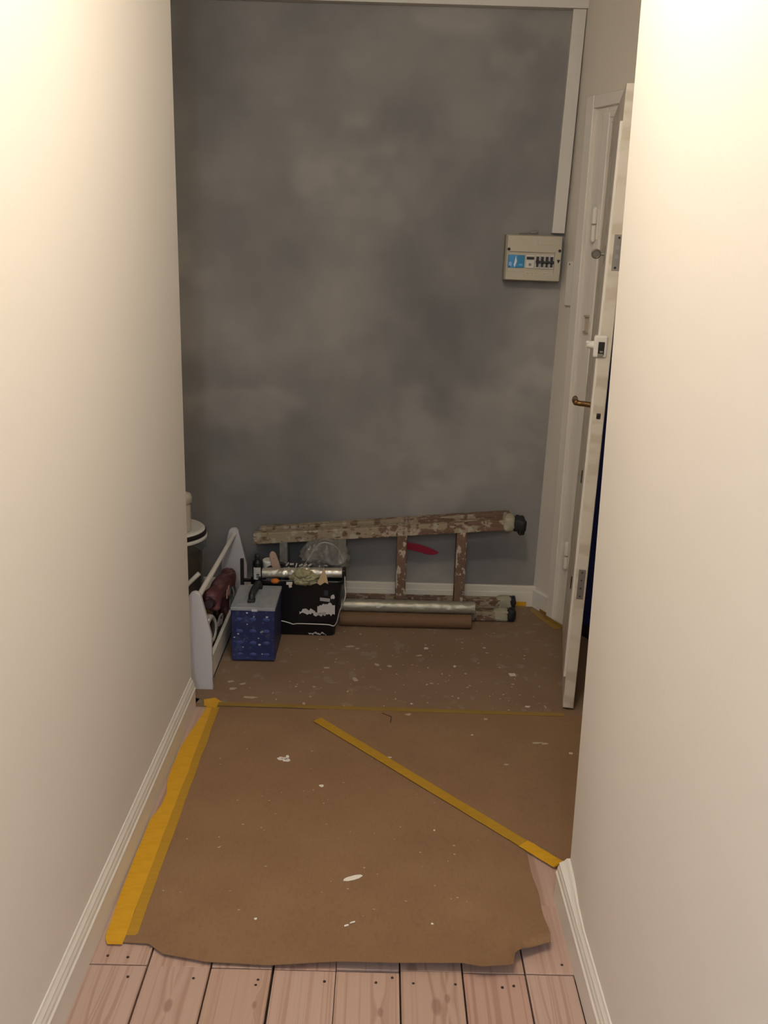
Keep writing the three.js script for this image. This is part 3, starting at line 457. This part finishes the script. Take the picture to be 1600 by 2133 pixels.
// ---------------------------------------------------------------- blue box
{
  const t = thing('equipment_box', 'dusty blue metal box with a grey top and black handle', 'box', [-0.458, 0.0046, -3.352]);
  const dust = tex(512, 512, (u, v) => { const n = fbm(u * 6, v * 6, 5, 800), f = fbm(u * 30, v * 30, 3, 820); let c = mix([26, 34, 78], [38, 48, 96], n); c = mix(c, [84, 92, 128], sstep(0.6, 0.78, fbm(u * 9, v * 9, 4, 840)) * 0.5); c = mix(c, [90, 108, 168], sstep(0.35, 0, v) * 0.35 * n); return f > 0.78 ? mix(c, [150, 158, 176], 0.4) : c; }, 4, 4);
  const mBlue = std(0xffffff, 0.5, { map: dust });
  part('body', [rbox(-0.081, 0.081, 0.006, 0.212, -0.118, 0.118, 0.004), rbox(-0.074, -0.06, 0, 0.01, -0.1, 0.1, 0.003), rbox(0.06, 0.074, 0, 0.01, -0.1, 0.1, 0.003)], mBlue, t);
  const mTop = std(0xffffff, 0.5, { map: tex(256, 256, (u, v) => { const n = fbm(u * 8, v * 8, 4, 860, 8); return mix([140, 145, 152], [168, 172, 176], n); }, 4, 4) });
  part('top_panel', rbox(-0.083, 0.083, 0.205, 0.219, -0.12, 0.12, 0.003), mTop, t, 'grey steel top');
  for (const x of [-0.05, 0.0, 0.05]) part('rib', rbox(x - 0.012, x + 0.012, 0.2185, 0.2215, -0.09, 0.09, 0.0012), mTop, t);
  part('handle', [tube([[-0.012, 0.222, 0.062], [-0.012, 0.242, 0.05], [-0.008, 0.252, 0.01], [-0.004, 0.252, -0.03], [-0.002, 0.242, -0.07], [-0.002, 0.222, -0.082]], 0.0125, 40, 12), rbox(-0.026, 0.002, 0.219, 0.232, 0.048, 0.078, 0.004), rbox(-0.016, 0.012, 0.219, 0.232, -0.096, -0.066, 0.004)], std(0x24262a, 0.5), t, 'black carrying handle');
  part('clip', rbox(-0.018, -0.006, 0.231, 0.236, 0.056, 0.068, 0.002), std(0xb9bcc0, 0.4), t, 'pale mark on the handle');
  for (let i = 0; i < 3; i++) for (let j = 0; j < 4; j++) { const x = -0.05 + i * 0.05, y = 0.03 + j * 0.047; const g = new THREE.SphereGeometry(0.013, 16, 10).scale(1, 0.6, 0.22).translate(x, y, 0.1185); part('dimple', uvBox(g), std(0x384880, 0.55), t); }
  const sp = []; for (let i = 0; i < 14; i++) sp.push(new THREE.CylinderGeometry(0.0022 + 0.002 * rnd(), 0.002, 0.001, 7).rotateX(Math.PI / 2).scale(1.3, 0.9, 1).translate(-0.07 + 0.14 * rnd(), 0.02 + 0.18 * rnd(), 0.1185));
  sp.push(rbox(-0.004, 0.018, 0.203, 0.212, 0.117, 0.1215, 0.001)); part('paint_specks', sp, std(0xc4c8d0, 0.5), t).userData.kind = 'stuff';
}
// ---------------------------------------------------------------- black bucket and what lies in it
{
  const cx = -0.302, zf = -3.48;
  const t = thing('paint_bucket', 'black rectangular bucket smeared with white paint, heaped with painting gear', 'bucket', [cx, 0.0046, -3.574]);
  // tapered shell with a rolled rim, open at the top
  const ring = (hw, hd, r, y, n = 8) => { const o = []; for (const [sx, sz, a0] of [[1, 1, 0], [-1, 1, 1], [-1, -1, 2], [1, -1, 3]]) for (let i = 0; i <= n; i++) { const a = (a0 + i / n) * Math.PI / 2; o.push([sx * (hw - r) + Math.cos(a) * r, y, sz * (hd - r) + Math.sin(a) * r]); } return o; };
  const rings = [ring(0.06, 0.03, 0.02, 0.001), ring(0.132, 0.074, 0.02, 0.001), ring(0.136, 0.077, 0.022, 0.006), ring(0.139, 0.079, 0.022, 0.056), ring(0.145, 0.083, 0.022, 0.062), ring(0.162, 0.092, 0.022, 0.222), ring(0.168, 0.098, 0.024, 0.226), ring(0.170, 0.100, 0.024, 0.238), ring(0.168, 0.098, 0.024, 0.242), ring(0.163, 0.093, 0.022, 0.240), ring(0.159, 0.089, 0.022, 0.222), ring(0.135, 0.076, 0.02, 0.008), ring(0.06, 0.03, 0.02, 0.006)];
  const pos = [], idx = [], m = rings[0].length; rings.forEach((r) => r.forEach((p) => pos.push(...p)));
  for (let i = 0; i < rings.length - 1; i++) for (let j = 0; j < m; j++) { const a = i * m + j, b = i * m + (j + 1) % m; idx.push(a, a + m, b, b, a + m, b + m); }
  const g = new THREE.BufferGeometry(); g.setAttribute('position', new THREE.Float32BufferAttribute(pos, 3)); g.setIndex(idx);
  part('shell', toCreasedNormals(g, 0.6), mBlack, t);
  const F = (y) => 0.145 - 0.062 + 0.009 * clamp((y - 0.06) / 0.16) + 0.0;      // depth of the front face at height y
  const blob = (pts, y0) => { const s = new THREE.Shape(); pts.forEach(([x, y], i) => (i ? s.lineTo(x, y) : s.moveTo(x, y))); const e = new THREE.ExtrudeGeometry(s, { depth: 0.0012, bevelEnabled: false }); const p = e.attributes.position; for (let i = 0; i < p.count; i++) p.setZ(i, p.getZ(i) + F(p.getY(i)) - 0.0002 + (p.getY(i) < 0.06 ? -0.004 : 0)); e.computeVertexNormals(); return e; };
  const ragged = (x0, x1, yb, yt, n, s) => { const o = []; for (let i = 0; i <= n; i++) { const u = i / n; o.push([x0 + (x1 - x0) * u, yb + (hash(i, 1, s) - 0.3) * 0.012]); } for (let i = n; i >= 0; i--) { const u = i / n; o.push([x0 + (x1 - x0) * u, yt - 0.012 * hash(i, 2, s) - (yt - yb) * 0.4 * Math.pow(Math.abs(u - 0.55) * 1.6, 2)]); } return o; };
  const mSmear = std(0xc9c6c4, 0.55);
  part('paint_smear', [blob(ragged(0.066, 0.136, 0.092, 0.150, 14, 3)), blob(ragged(0.05, 0.1, 0.088, 0.114, 9, 9))], mSmear, t, 'white smear by the sticker');
  part('paint_smear', blob(ragged(-0.005, 0.058, 0.094, 0.122, 10, 5)), mSmear, t);
  part('paint_smear', [blob(ragged(0.03, 0.102, 0.004, 0.02, 12, 7))], std(0xb2aeaa, 0.6), t, 'white smear along the foot');
  part('paint_smear', blob(ragged(0.118, 0.135, 0.165, 0.19, 5, 13)), mSmear, t);
  part('sticker', blob([[0.076, 0.155], [0.116, 0.151], [0.1165, 0.165], [0.0765, 0.169]]), std(0xaeaaac, 0.5), t, 'pale sticker');
  part('emblem', blob([[0.092, 0.179], [0.108, 0.178], [0.108, 0.2], [0.092, 0.201]]), std(0x34373d, 0.5), t, 'dark square emblem');
  part('handle_ear', [rbox(0.155, 0.176, 0.225, 0.272, 0.0, 0.05, 0.006)], mBlack, t);
  const wire = [[-0.13, 0.083, 0.0], [-0.065, 0.075, 0], [-0.04, 0.068, 0], [-0.028, 0.064, 0], [-0.015, 0.0665, 0], [0.03, 0.067, 0], [0.10, 0.066, 0], [0.12, 0.064, 0], [0.132, 0.061, 0.0], [0.143, 0.072, -0.002], [0.155, 0.12, -0.006], [0.1735, 0.168, -0.012], [0.1775, 0.186, -0.02], [0.1745, 0.215, -0.04], [0.172, 0.25, -0.058]].map(([x, y, z]) => [x, y - 0.004, z + 0.108]);
  part('bail', [tube(wire, 0.0024, 160, 8)], std(0xb9b6b2, 0.35, { metalness: 0.5 }), t, 'thin pale wire bail hanging in front');

  // what lies in it
  const T = (name, label, cat) => thing(name, label, cat);
  const rt = T('film_roll', 'silvery roll of plastic film lying across the black bucket', 'roll');
  {
    const n = 70, k = 28, ps = [], ix = [], uvv = [];
    for (let i = 0; i <= n; i++) for (let j = 0; j <= k; j++) { const u = i / n, a = j / k * Math.PI * 2, mid = Math.exp(-Math.pow((u - 0.46) / 0.13, 2)), w = (0.0012 + 0.006 * mid) * (fbm(u * 22, 3 * Math.cos(a) + 4, 4, 900) + fbm(u * 40, 3 * Math.sin(a) + 4, 3, 905) - 1) * 2; const rr = 0.0205 + w + 0.003 * mid; ps.push(-0.455 + 0.315 * u, 0.2655 + 0.009 * u + Math.sin(a) * rr, -3.5 + Math.cos(a) * rr); uvv.push(u, j / k); }
    for (let i = 0; i < n; i++) for (let j = 0; j < k; j++) { const a = i * (k + 1) + j; ix.push(a, a + 1, a + k + 2, a, a + k + 2, a + k + 1); }
    const gg = new THREE.BufferGeometry(); gg.setAttribute('position', new THREE.Float32BufferAttribute(ps, 3)); gg.setAttribute('uv', new THREE.Float32BufferAttribute(uvv, 2)); gg.setIndex(ix); gg.computeVertexNormals();
    part('sheet', gg, std(0xbcb7aa, 0.3, { metalness: 0.55 }), rt);
    part('core', new THREE.CircleGeometry(0.0195, 24).rotateY(Math.PI / 2).translate(-0.1402, 0.2745, -3.5), std(0x9a8c72, 0.8), rt);
    part('core', new THREE.CircleGeometry(0.0195, 24).rotateY(-Math.PI / 2).translate(-0.4548, 0.2655, -3.5), std(0x9a8c72, 0.8), rt);
  }
  const bo = T('bottle', 'small black bottle with a white label standing at the left end of the film roll', 'bottle');
  part('body', new THREE.LatheGeometry([[0, 0], [0.019, 0], [0.0205, 0.004], [0.0205, 0.082], [0.018, 0.09], [0.010, 0.094], [0.010, 0.1]].map(([a, b]) => new THREE.Vector2(a, b)), 28).translate(-0.478, 0.215, -3.53), mBlack, bo);
  part('cap', new THREE.LatheGeometry([[0, 0], [0.0125, 0], [0.0125, 0.016], [0.01, 0.02], [0, 0.02]].map(([a, b]) => new THREE.Vector2(a, b)), 24).translate(-0.478, 0.313, -3.53), std(0x2b2c30, 0.5), bo);
  const cv = document.createElement('canvas'); cv.width = 64; cv.height = 128; { const x = cv.getContext('2d'); x.fillStyle = '#c9c7c4'; x.fillRect(0, 0, 64, 128); x.fillStyle = '#3a393b'; x.fillRect(26, 66, 24, 14); x.fillRect(28, 84, 20, 30); x.fillStyle = '#8b898a'; x.fillRect(14, 50, 36, 4); x.fillRect(14, 30, 20, 3); x.fillStyle = '#c9c7c4'; x.fillRect(34, 90, 6, 8); x.fillRect(36, 104, 8, 4); }
  const lt = new THREE.CanvasTexture(cv); lt.colorSpace = THREE.SRGBColorSpace;
  part('label', new THREE.CylinderGeometry(0.0209, 0.0209, 0.05, 24, 1, true, -0.75, 1.5).translate(-0.478, 0.258, -3.53), std(0xffffff, 0.5, { map: lt, side: THREE.DoubleSide }), bo, 'white label with dark print');
  const kn = T('putty_knife', 'pale handle with a hanging hole leaning up out of the bucket', 'putty knife');
  { const s = new THREE.Shape(); s.moveTo(-0.011, 0); s.quadraticCurveTo(-0.016, 0.045, -0.010, 0.085); s.quadraticCurveTo(0, 0.1, 0.009, 0.084); s.quadraticCurveTo(0.016, 0.045, 0.012, 0); s.lineTo(-0.011, 0); const h = new THREE.Path(); h.absellipse(0, 0.068, 0.0038, 0.0045, 0, Math.PI * 2); s.holes.push(h);
    const e = new THREE.ExtrudeGeometry(s, { depth: 0.010, bevelEnabled: true, bevelSize: 0.003, bevelThickness: 0.003, bevelSegments: 3, curveSegments: 14 }); e.rotateZ(0.26).translate(-0.398, 0.248, -3.55); part('handle', e, std(0xb39a88, 0.6), kn);
    part('blade', rbox(-0.022, 0.022, -0.07, 0.004, 0.004, 0.0055, 0.0006).rotateZ(0.26).translate(-0.397, 0.246, -3.55), mSteel, kn); }
  const wh = T('plastic_tub', 'white plastic tub showing between the black bottle and the pale handle', 'tub');
  part('body', new THREE.LatheGeometry([[0, 0], [0.024, 0], [0.027, 0.07], [0.0285, 0.071], [0.0285, 0.08], [0.026, 0.083], [0, 0.083]].map(([a, b]) => new THREE.Vector2(a, b)), 28).translate(-0.435, 0.215, -3.572), mWhitePlastic, wh);
  const or = T('orange_cap', 'small orange cap lying in front of the film roll', 'cap');
  part('cap', new THREE.SphereGeometry(0.015, 18, 12).scale(1.15, 0.7, 0.8).translate(-0.402, 0.243, -3.472), std(0xc8701f, 0.45), or);
  const crumple = (sx, sy, sz, s, amp, pos, det = 5, open = 0) => { let q = mergeVertices(new THREE.IcosahedronGeometry(1, det * 4).deleteAttribute('uv').deleteAttribute('normal')); const p = q.attributes.position; for (let i = 0; i < p.count; i++) { const v = V(p.getX(i), p.getY(i), p.getZ(i)); const ridge = (a) => 1 - Math.abs(2 * a - 1); const r = 1 + amp * (ridge(fbm(v.x * 2.2 + v.z + s, v.y * 2.2 + v.z * 0.7, 3, s)) + 0.5 * ridge(fbm(v.x * 5 - v.z * 3, v.y * 5 + v.z * 4 + s, 3, s + 5)) - 0.9); p.setXYZ(i, v.x * sx * r + pos[0], v.y * sy * r + pos[1], v.z * sz * r + pos[2]); } q.computeVertexNormals(); return uvBox(q, 3); };
  const film = (c, tr, ro) => new THREE.MeshPhysicalMaterial({ color: c, roughness: ro, transmission: tr, thickness: 0, ior: 1.3, side: THREE.DoubleSide });
  const pb = T('plastic_bag', 'crumpled clear plastic bag bulging above the right side of the black bucket', 'bag');
  part('film', crumple(0.082, 0.066, 0.05, 950, 0.55, [-0.213, 0.306, -3.585]), film(0xe6e5e0, 0.87, 0.12), pb);
  const ed = [[-0.305, 0.268, -3.55], [-0.275, 0.315, -3.552], [-0.25, 0.358, -3.555], [-0.222, 0.378, -3.56], [-0.185, 0.372, -3.56], [-0.158, 0.35, -3.56], [-0.146, 0.32, -3.56]];
  part('seam', tube(ed, 0.0032, 60, 8), film(0xd6d4ce, 0.6, 0.25), pb, 'folded milky rim of the bag');
  const cw = T('plastic_wrap', 'yellowish crumpled wrapping bunched over the middle of the film roll', 'wrap');
  part('film', crumple(0.048, 0.026, 0.028, 970, 0.7, [-0.287, 0.257, -3.487], 4), film(0xb8b28c, 0.35, 0.35), cw);
  const rag = T('paper_scrap', 'pointed tan paper scrap lying on the right end of the film roll', 'scrap');
  { const s = new THREE.Shape(); [[0, 0.043], [0.006, 0.022], [0.012, 0.006], [0.019, -0.022], [0.006, -0.016], [-0.012, -0.028], [-0.024, -0.02], [-0.014, 0.004], [-0.006, 0.02]].forEach(([x, y], i) => (i ? s.lineTo(x, y) : s.moveTo(x, y))); const e = new THREE.ExtrudeGeometry(s, { depth: 0.004, bevelEnabled: true, bevelSize: 0.001, bevelThickness: 0.001, bevelSegments: 1 }); e.rotateX(-0.3).translate(-0.212, 0.259, -3.475); part('scrap', e, std(0xb9a07a, 0.8), rag); }
  const bits = T('white_clip', 'white plastic chip hanging on the front rim of the black bucket', 'chip');
  part('chip', [rbox(-0.012, 0.012, -0.003, 0.008, -0.003, 0.003, 0.0015).translate(-0.345, 0.2355, -3.462), rbox(-0.006, 0.006, -0.012, 0.0, -0.003, 0.003, 0.0015).rotateZ(0.3).translate(-0.343, 0.233, -3.461)], std(0xcfc9c2, 0.5), bits);
  const bk = T('tool_heap', 'dark brush handles and straps heaped behind the film roll', 'tools');
  const segs = []; for (let i = 0; i < 9; i++) { const x = -0.46 + i * 0.03, zz = -3.53 - 0.05 * hash(i, 3, 2); segs.push(tube([[x, 0.2, zz], [x + 0.02, 0.262 + 0.02 * hash(i, 1, 2), zz], [x + 0.05, 0.272 + 0.02 * hash(i, 2, 2), zz - 0.01], [x + 0.07, 0.21, zz - 0.01]], 0.007, 20, 8)); } part('handles', segs, mBlackRubber, bk).userData.kind = 'stuff';
  const chips = []; for (let i = 0; i < 6; i++) chips.push(rbox(-0.008, 0.008, -0.003, 0.003, -0.004, 0.004, 0.001).rotateZ(hash(i, 4, 4) * 1.5).translate(-0.36 + i * 0.018, 0.29 + 0.005 * hash(i, 6, 1), -3.53)); part('dust_chips', chips, std(0xb9b4ac, 0.7), bk).userData.kind = 'stuff';
  // black bar tool between rack and bucket
  const bar = T('bar_tool', 'slim black bar tool standing upright against the far rack panel', 'tool');
  part('bar', rbox(-0.561, -0.547, 0.02, 0.282, -3.627, -3.613, 0.002), std(0x1d1712, 0.5), bar);
  part('arm', [rbox(-0.552, -0.488, 0.183, 0.197, -3.626, -3.614, 0.003), cyl([-0.51, 0.175, -3.62], [-0.51, 0.205, -3.62], 0.009, 0.009, 14)], mBlack, bar);
}
// ---------------------------------------------------------------- white rack on the left with its contents
{
  const t = thing('tool_rack', 'low white wooden rack with peaked end panels and a top rail', 'rack');
  const end = (xc, z, w) => { const s = new THREE.Shape(); s.moveTo(-w, 0); s.lineTo(w, 0); s.lineTo(w, 0.2); s.lineTo(0.019, 0.345); s.absarc(0, 0.341, 0.0195, 0.25, Math.PI - 0.25, false); s.lineTo(-0.019, 0.345); s.lineTo(-w, 0.2); s.lineTo(-w, 0); const e = new THREE.ExtrudeGeometry(s, { depth: 0.015, bevelEnabled: true, bevelSize: 0.0015, bevelThickness: 0.0015, bevelSegments: 2, curveSegments: 16 }); e.translate(xc, 0.0048, z - 0.0165); return uvBox(e); };
  part('end_panel', end(-0.622, -3.0, 0.052), mRackWhite, t);
  part('end_panel', end(-0.61, -3.765, 0.052), mRackWhite, t);
  part('top_rail', cyl([-0.617, 0.338, -3.016], [-0.608, 0.338, -3.768], 0.0095, 0.0095, 20), mTrim, t, 'round white rail');
  part('front_board', rbox(-0.590, -0.577, 0.006, 0.105, -3.76, -3.017, 0.002).rotateY(0).translate(0, 0, 0), mTrim, t);
  part('dark_base_board', rbox(-0.665, -0.577, 0.012, 0.026, -3.76, -3.017, 0.002), std(0x6b5a4c, 0.7), t);  // board coloured dark so the inside of the rack reads dark

  const P = (o) => o;
  // red tool
  const r = thing('power_tool', 'dusty red power tool lying in the white rack', 'power tool');
  const lump = (sx, sy, sz, s, pos, rx = 0, amp = 0.35, det = 4) => { let q = mergeVertices(new THREE.IcosahedronGeometry(1, det * 3).deleteAttribute('uv').deleteAttribute('normal')); const p = q.attributes.position; for (let i = 0; i < p.count; i++) { const v = V(p.getX(i), p.getY(i), p.getZ(i)); for (const k of ['x', 'y', 'z']) v[k] = Math.sign(v[k]) * Math.pow(Math.abs(v[k]), 0.75); const rr = 1 + amp * (fbm(v.x * 2 + v.z * 1.5 + s, v.y * 2 - v.z, 4, s) - 0.5); p.setXYZ(i, v.x * sx * rr, v.y * sy * rr, v.z * sz * rr); } q.computeVertexNormals(); q.rotateX(rx).translate(...pos); return uvBox(q, 4); };
  const mRed = std(0xffffff, 0.45, { map: tex(128, 128, (u, v) => mix([86, 46, 50], [120, 82, 82], sstep(0.45, 0.75, fbm(u * 7, v * 7, 4, 990)))) });
  part('motor_body', [lump(0.032, 0.036, 0.15, 1001, [-0.607, 0.236, -3.40], -0.1, 0.25), lump(0.034, 0.04, 0.05, 1005, [-0.605, 0.252, -3.24], 0, 0.3), lump(0.03, 0.035, 0.055, 1009, [-0.605, 0.212, -3.575], 0, 0.4)], mRed, r);
  part('grip', [lump(0.022, 0.07, 0.03, 1012, [-0.607, 0.14, -3.47], 0.2, 0.2)], mRed, r);
  part('nose', cyl([-0.606, 0.25, -3.20], [-0.605, 0.262, -3.155], 0.02, 0.015, 20), std(0x2a1216, 0.5), r, 'dark red nose');
  part('vent', [rbox(-0.577, -0.572, 0.205, 0.24, -3.42, -3.40, 0.002), rbox(-0.577, -0.572, 0.205, 0.24, -3.38, -3.36, 0.002)], std(0xb08a80, 0.6), r);
  // grey cable coils
  const c = thing('cable_coil', 'loose grey cable coil between the rack and the blue box', 'cable');
  const pts = []; for (let i = 0; i < 70; i++) { const a = i / 70 * Math.PI * 2 * 3.2, rr = 0.055 + 0.008 * Math.sin(i * 1.7); pts.push([-0.6 + 0.015 * Math.sin(a * 0.4) + 0.0, 0.15 + Math.sin(a) * rr, -3.56 + Math.cos(a) * rr * 1.2]); }
  part('cable', tube(pts, 0.0048, 320, 8), std(0x5d605f, 0.5), c);
  const c2 = thing('cable_coil', 'black cable coil darkening the bottom of the white rack', 'cable');  // black coil placed to keep the rack interior dark
  const p2 = []; for (let i = 0; i < 120; i++) { const a = i / 120 * Math.PI * 2 * 7; p2.push([-0.622 + 0.028 * Math.sin(a * 1.0), 0.07 + 0.03 * Math.sin(a * 0.31) + 0.02 * Math.cos(a * 0.83), -3.42 + Math.cos(a * 1.0) * 0.12 + 0.15 * Math.sin(a * 0.17)]); }
  part('cable', tube(p2, 0.006, 420, 8), mBlackRubber, c2);
  // roll of clear tape, standing on edge
  const tr = thing('tape_roll', 'roll of clear tape standing on edge behind the near rack panel', 'tape roll');
  part('tape', [new THREE.TorusGeometry(0.046, 0.011, 14, 40).scale(0.62, 1, 1.4).rotateY(Math.PI / 2 - 0.35).translate(-0.6, 0.178, -3.13)], new THREE.MeshPhysicalMaterial({ color: 0xb9b8b2, roughness: 0.2, transmission: 0.3, thickness: 0, clearcoat: 0.6 }), tr);
  part('core', new THREE.TorusGeometry(0.034, 0.005, 10, 36).scale(0.62, 1, 2.2).rotateY(Math.PI / 2 - 0.35).translate(-0.6, 0.178, -3.13), std(0x3a3632, 0.7), tr);
  const wh = thing('plastic_offcut', 'bunch of clear plastic offcuts behind the front board of the rack', 'plastic');
  const wp = []; for (let i = 0; i < 7; i++) { const z = -3.12 - i * 0.035; wp.push(tube([[-0.62, 0.04, z], [-0.605, 0.10 + 0.03 * hash(i, 1, 6), z - 0.02], [-0.597, 0.115 + 0.03 * hash(i, 2, 6), z - 0.05], [-0.61, 0.05, z - 0.08]], 0.004, 24, 6)); } part('strips', wp, new THREE.MeshPhysicalMaterial({ color: 0xb4b1ac, roughness: 0.3, transmission: 0.3, thickness: 0 }), wh);
  const jaw = thing('hand_tool', 'dark metal hand tool lying along the bottom of the rack', 'tool');
  part('body', [rbox(-0.66, -0.598, 0.028, 0.10, -3.36, -3.08, 0.008, 3)], std(0x1b1714, 0.6), jaw); part('knob', new THREE.SphereGeometry(0.02, 18, 12).scale(1, 1.2, 1).translate(-0.63, 0.115, -3.14), std(0x241a15, 0.5), jaw);

  // bucket of brown paint / varnish behind the rack
  const b = thing('plastic_bucket', 'clear plastic bucket of brown filling under a white lid behind the rack', 'bucket', [-0.838, -0.006, -3.57]);
  const lathe = (a, n = 48) => new THREE.LatheGeometry(a.map(([x, y]) => new THREE.Vector2(x, y)), n);
  part('shell', lathe([[0, 0], [0.122, 0], [0.126, 0.005], [0.142, 0.345], [0.147, 0.348], [0.147, 0.36], [0.143, 0.372], [0.146, 0.39], [0.141, 0.39]]), new THREE.MeshPhysicalMaterial({ color: 0xd6dcdc, roughness: 0.18, transmission: 0.92, thickness: 0, side: THREE.DoubleSide }), b, 'greyish translucent shell');
  part('filling', lathe([[0, 0.012], [0.119, 0.012], [0.134, 0.312], [0.12, 0.322], [0, 0.322]]), std(0x4d3511, 0.6), b, 'brown filling');
  const lid = part('lid', [lathe([[0, 0.428], [0.11, 0.428], [0.128, 0.431], [0.138, 0.430], [0.144, 0.425], [0.1445, 0.421]]), lathe([[0.1445, 0.402], [0.152, 0.400], [0.152, 0.389], [0.148, 0.386], [0.14, 0.388]])], mWhitePlastic, b, 'white lid');
  part('band', lathe([[0.1445, 0.421], [0.1495, 0.419], [0.1495, 0.404], [0.1445, 0.402]]), std(0x1c1418, 0.5), lid, 'dark band round the lid');
  const ct = thing('sealant_bottle', 'white bottle standing on the bucket lid, mostly behind the wall corner', 'bottle');
  part('body', lathe([[0, 0], [0.032, 0], [0.034, 0.004], [0.034, 0.10], [0.031, 0.112], [0.038, 0.116], [0.040, 0.135], [0.034, 0.15], [0.016, 0.158], [0, 0.159]]).translate(-0.772, 0.4228, -3.53), std(0xc9c2b4, 0.4), ct);
  const st = thing('paint_stick', 'short white stick poking out beside the near end of the rack rail', 'stick');
  part('stick', [cyl([-0.655, 0.346, -3.25], [-0.712, 0.29, -3.235], 0.0085, 0.0085, 14), cyl([-0.712, 0.29, -3.235], [-0.78, 0.02, -3.21], 0.0085, 0.0085, 14)], mTrim, st);
}
// ---------------------------------------------------------------- unseen lamps
for (const [p, r, col, I, label] of UNSEEN_LAMPS) {
  const t = thing('unseen_ceiling_lamp', label, 'lamp', p);
  part('globe', new THREE.SphereGeometry(r, 32, 20), new THREE.MeshStandardMaterial({ color: 0xfff4e4, emissive: col, emissiveIntensity: 2.0, roughness: 0.4 }), t);
  part('stem', cyl([0, r * 0.98, 0], [0, CEIL - p[1] - 0.02, 0], 0.006, 0.006, 12), mSteel, t);
  part('rose', cyl([0, CEIL - p[1] - 0.025, 0], [0, CEIL - p[1], 0], 0.05, 0.05, 28), mWhitePlastic, t);
  const l = new THREE.PointLight(col, I, 0, 2); l.castShadow = true; l.shadow.radius = r / 0.02; t.add(l);
}
{ // faint lamp out of view, placed to light the stair landing
  const q = onSide(1.6, 2.35, 0.85), t = thing('unseen_ceiling_lamp', 'small unseen lamp placed to light the stair landing outside the door', 'lamp', q);
  part('globe', new THREE.SphereGeometry(0.06, 24, 16), new THREE.MeshStandardMaterial({ color: 0xfff4e4, emissive: 0xffeedd, emissiveIntensity: 0.6 }), t);
  part('stem', cyl([0, 0.058, 0], [0, CEIL - 2.35, 0], 0.006, 0.006, 12), mSteel, t);
  const l = new THREE.PointLight(0xffeedd, 0.5, 0, 2); l.castShadow = true; l.shadow.radius = 3; t.add(l);
}
scene.traverse((o) => { if (o.isMesh) { o.castShadow = true; o.receiveShadow = true; } });
renderer.render(scene, camera);
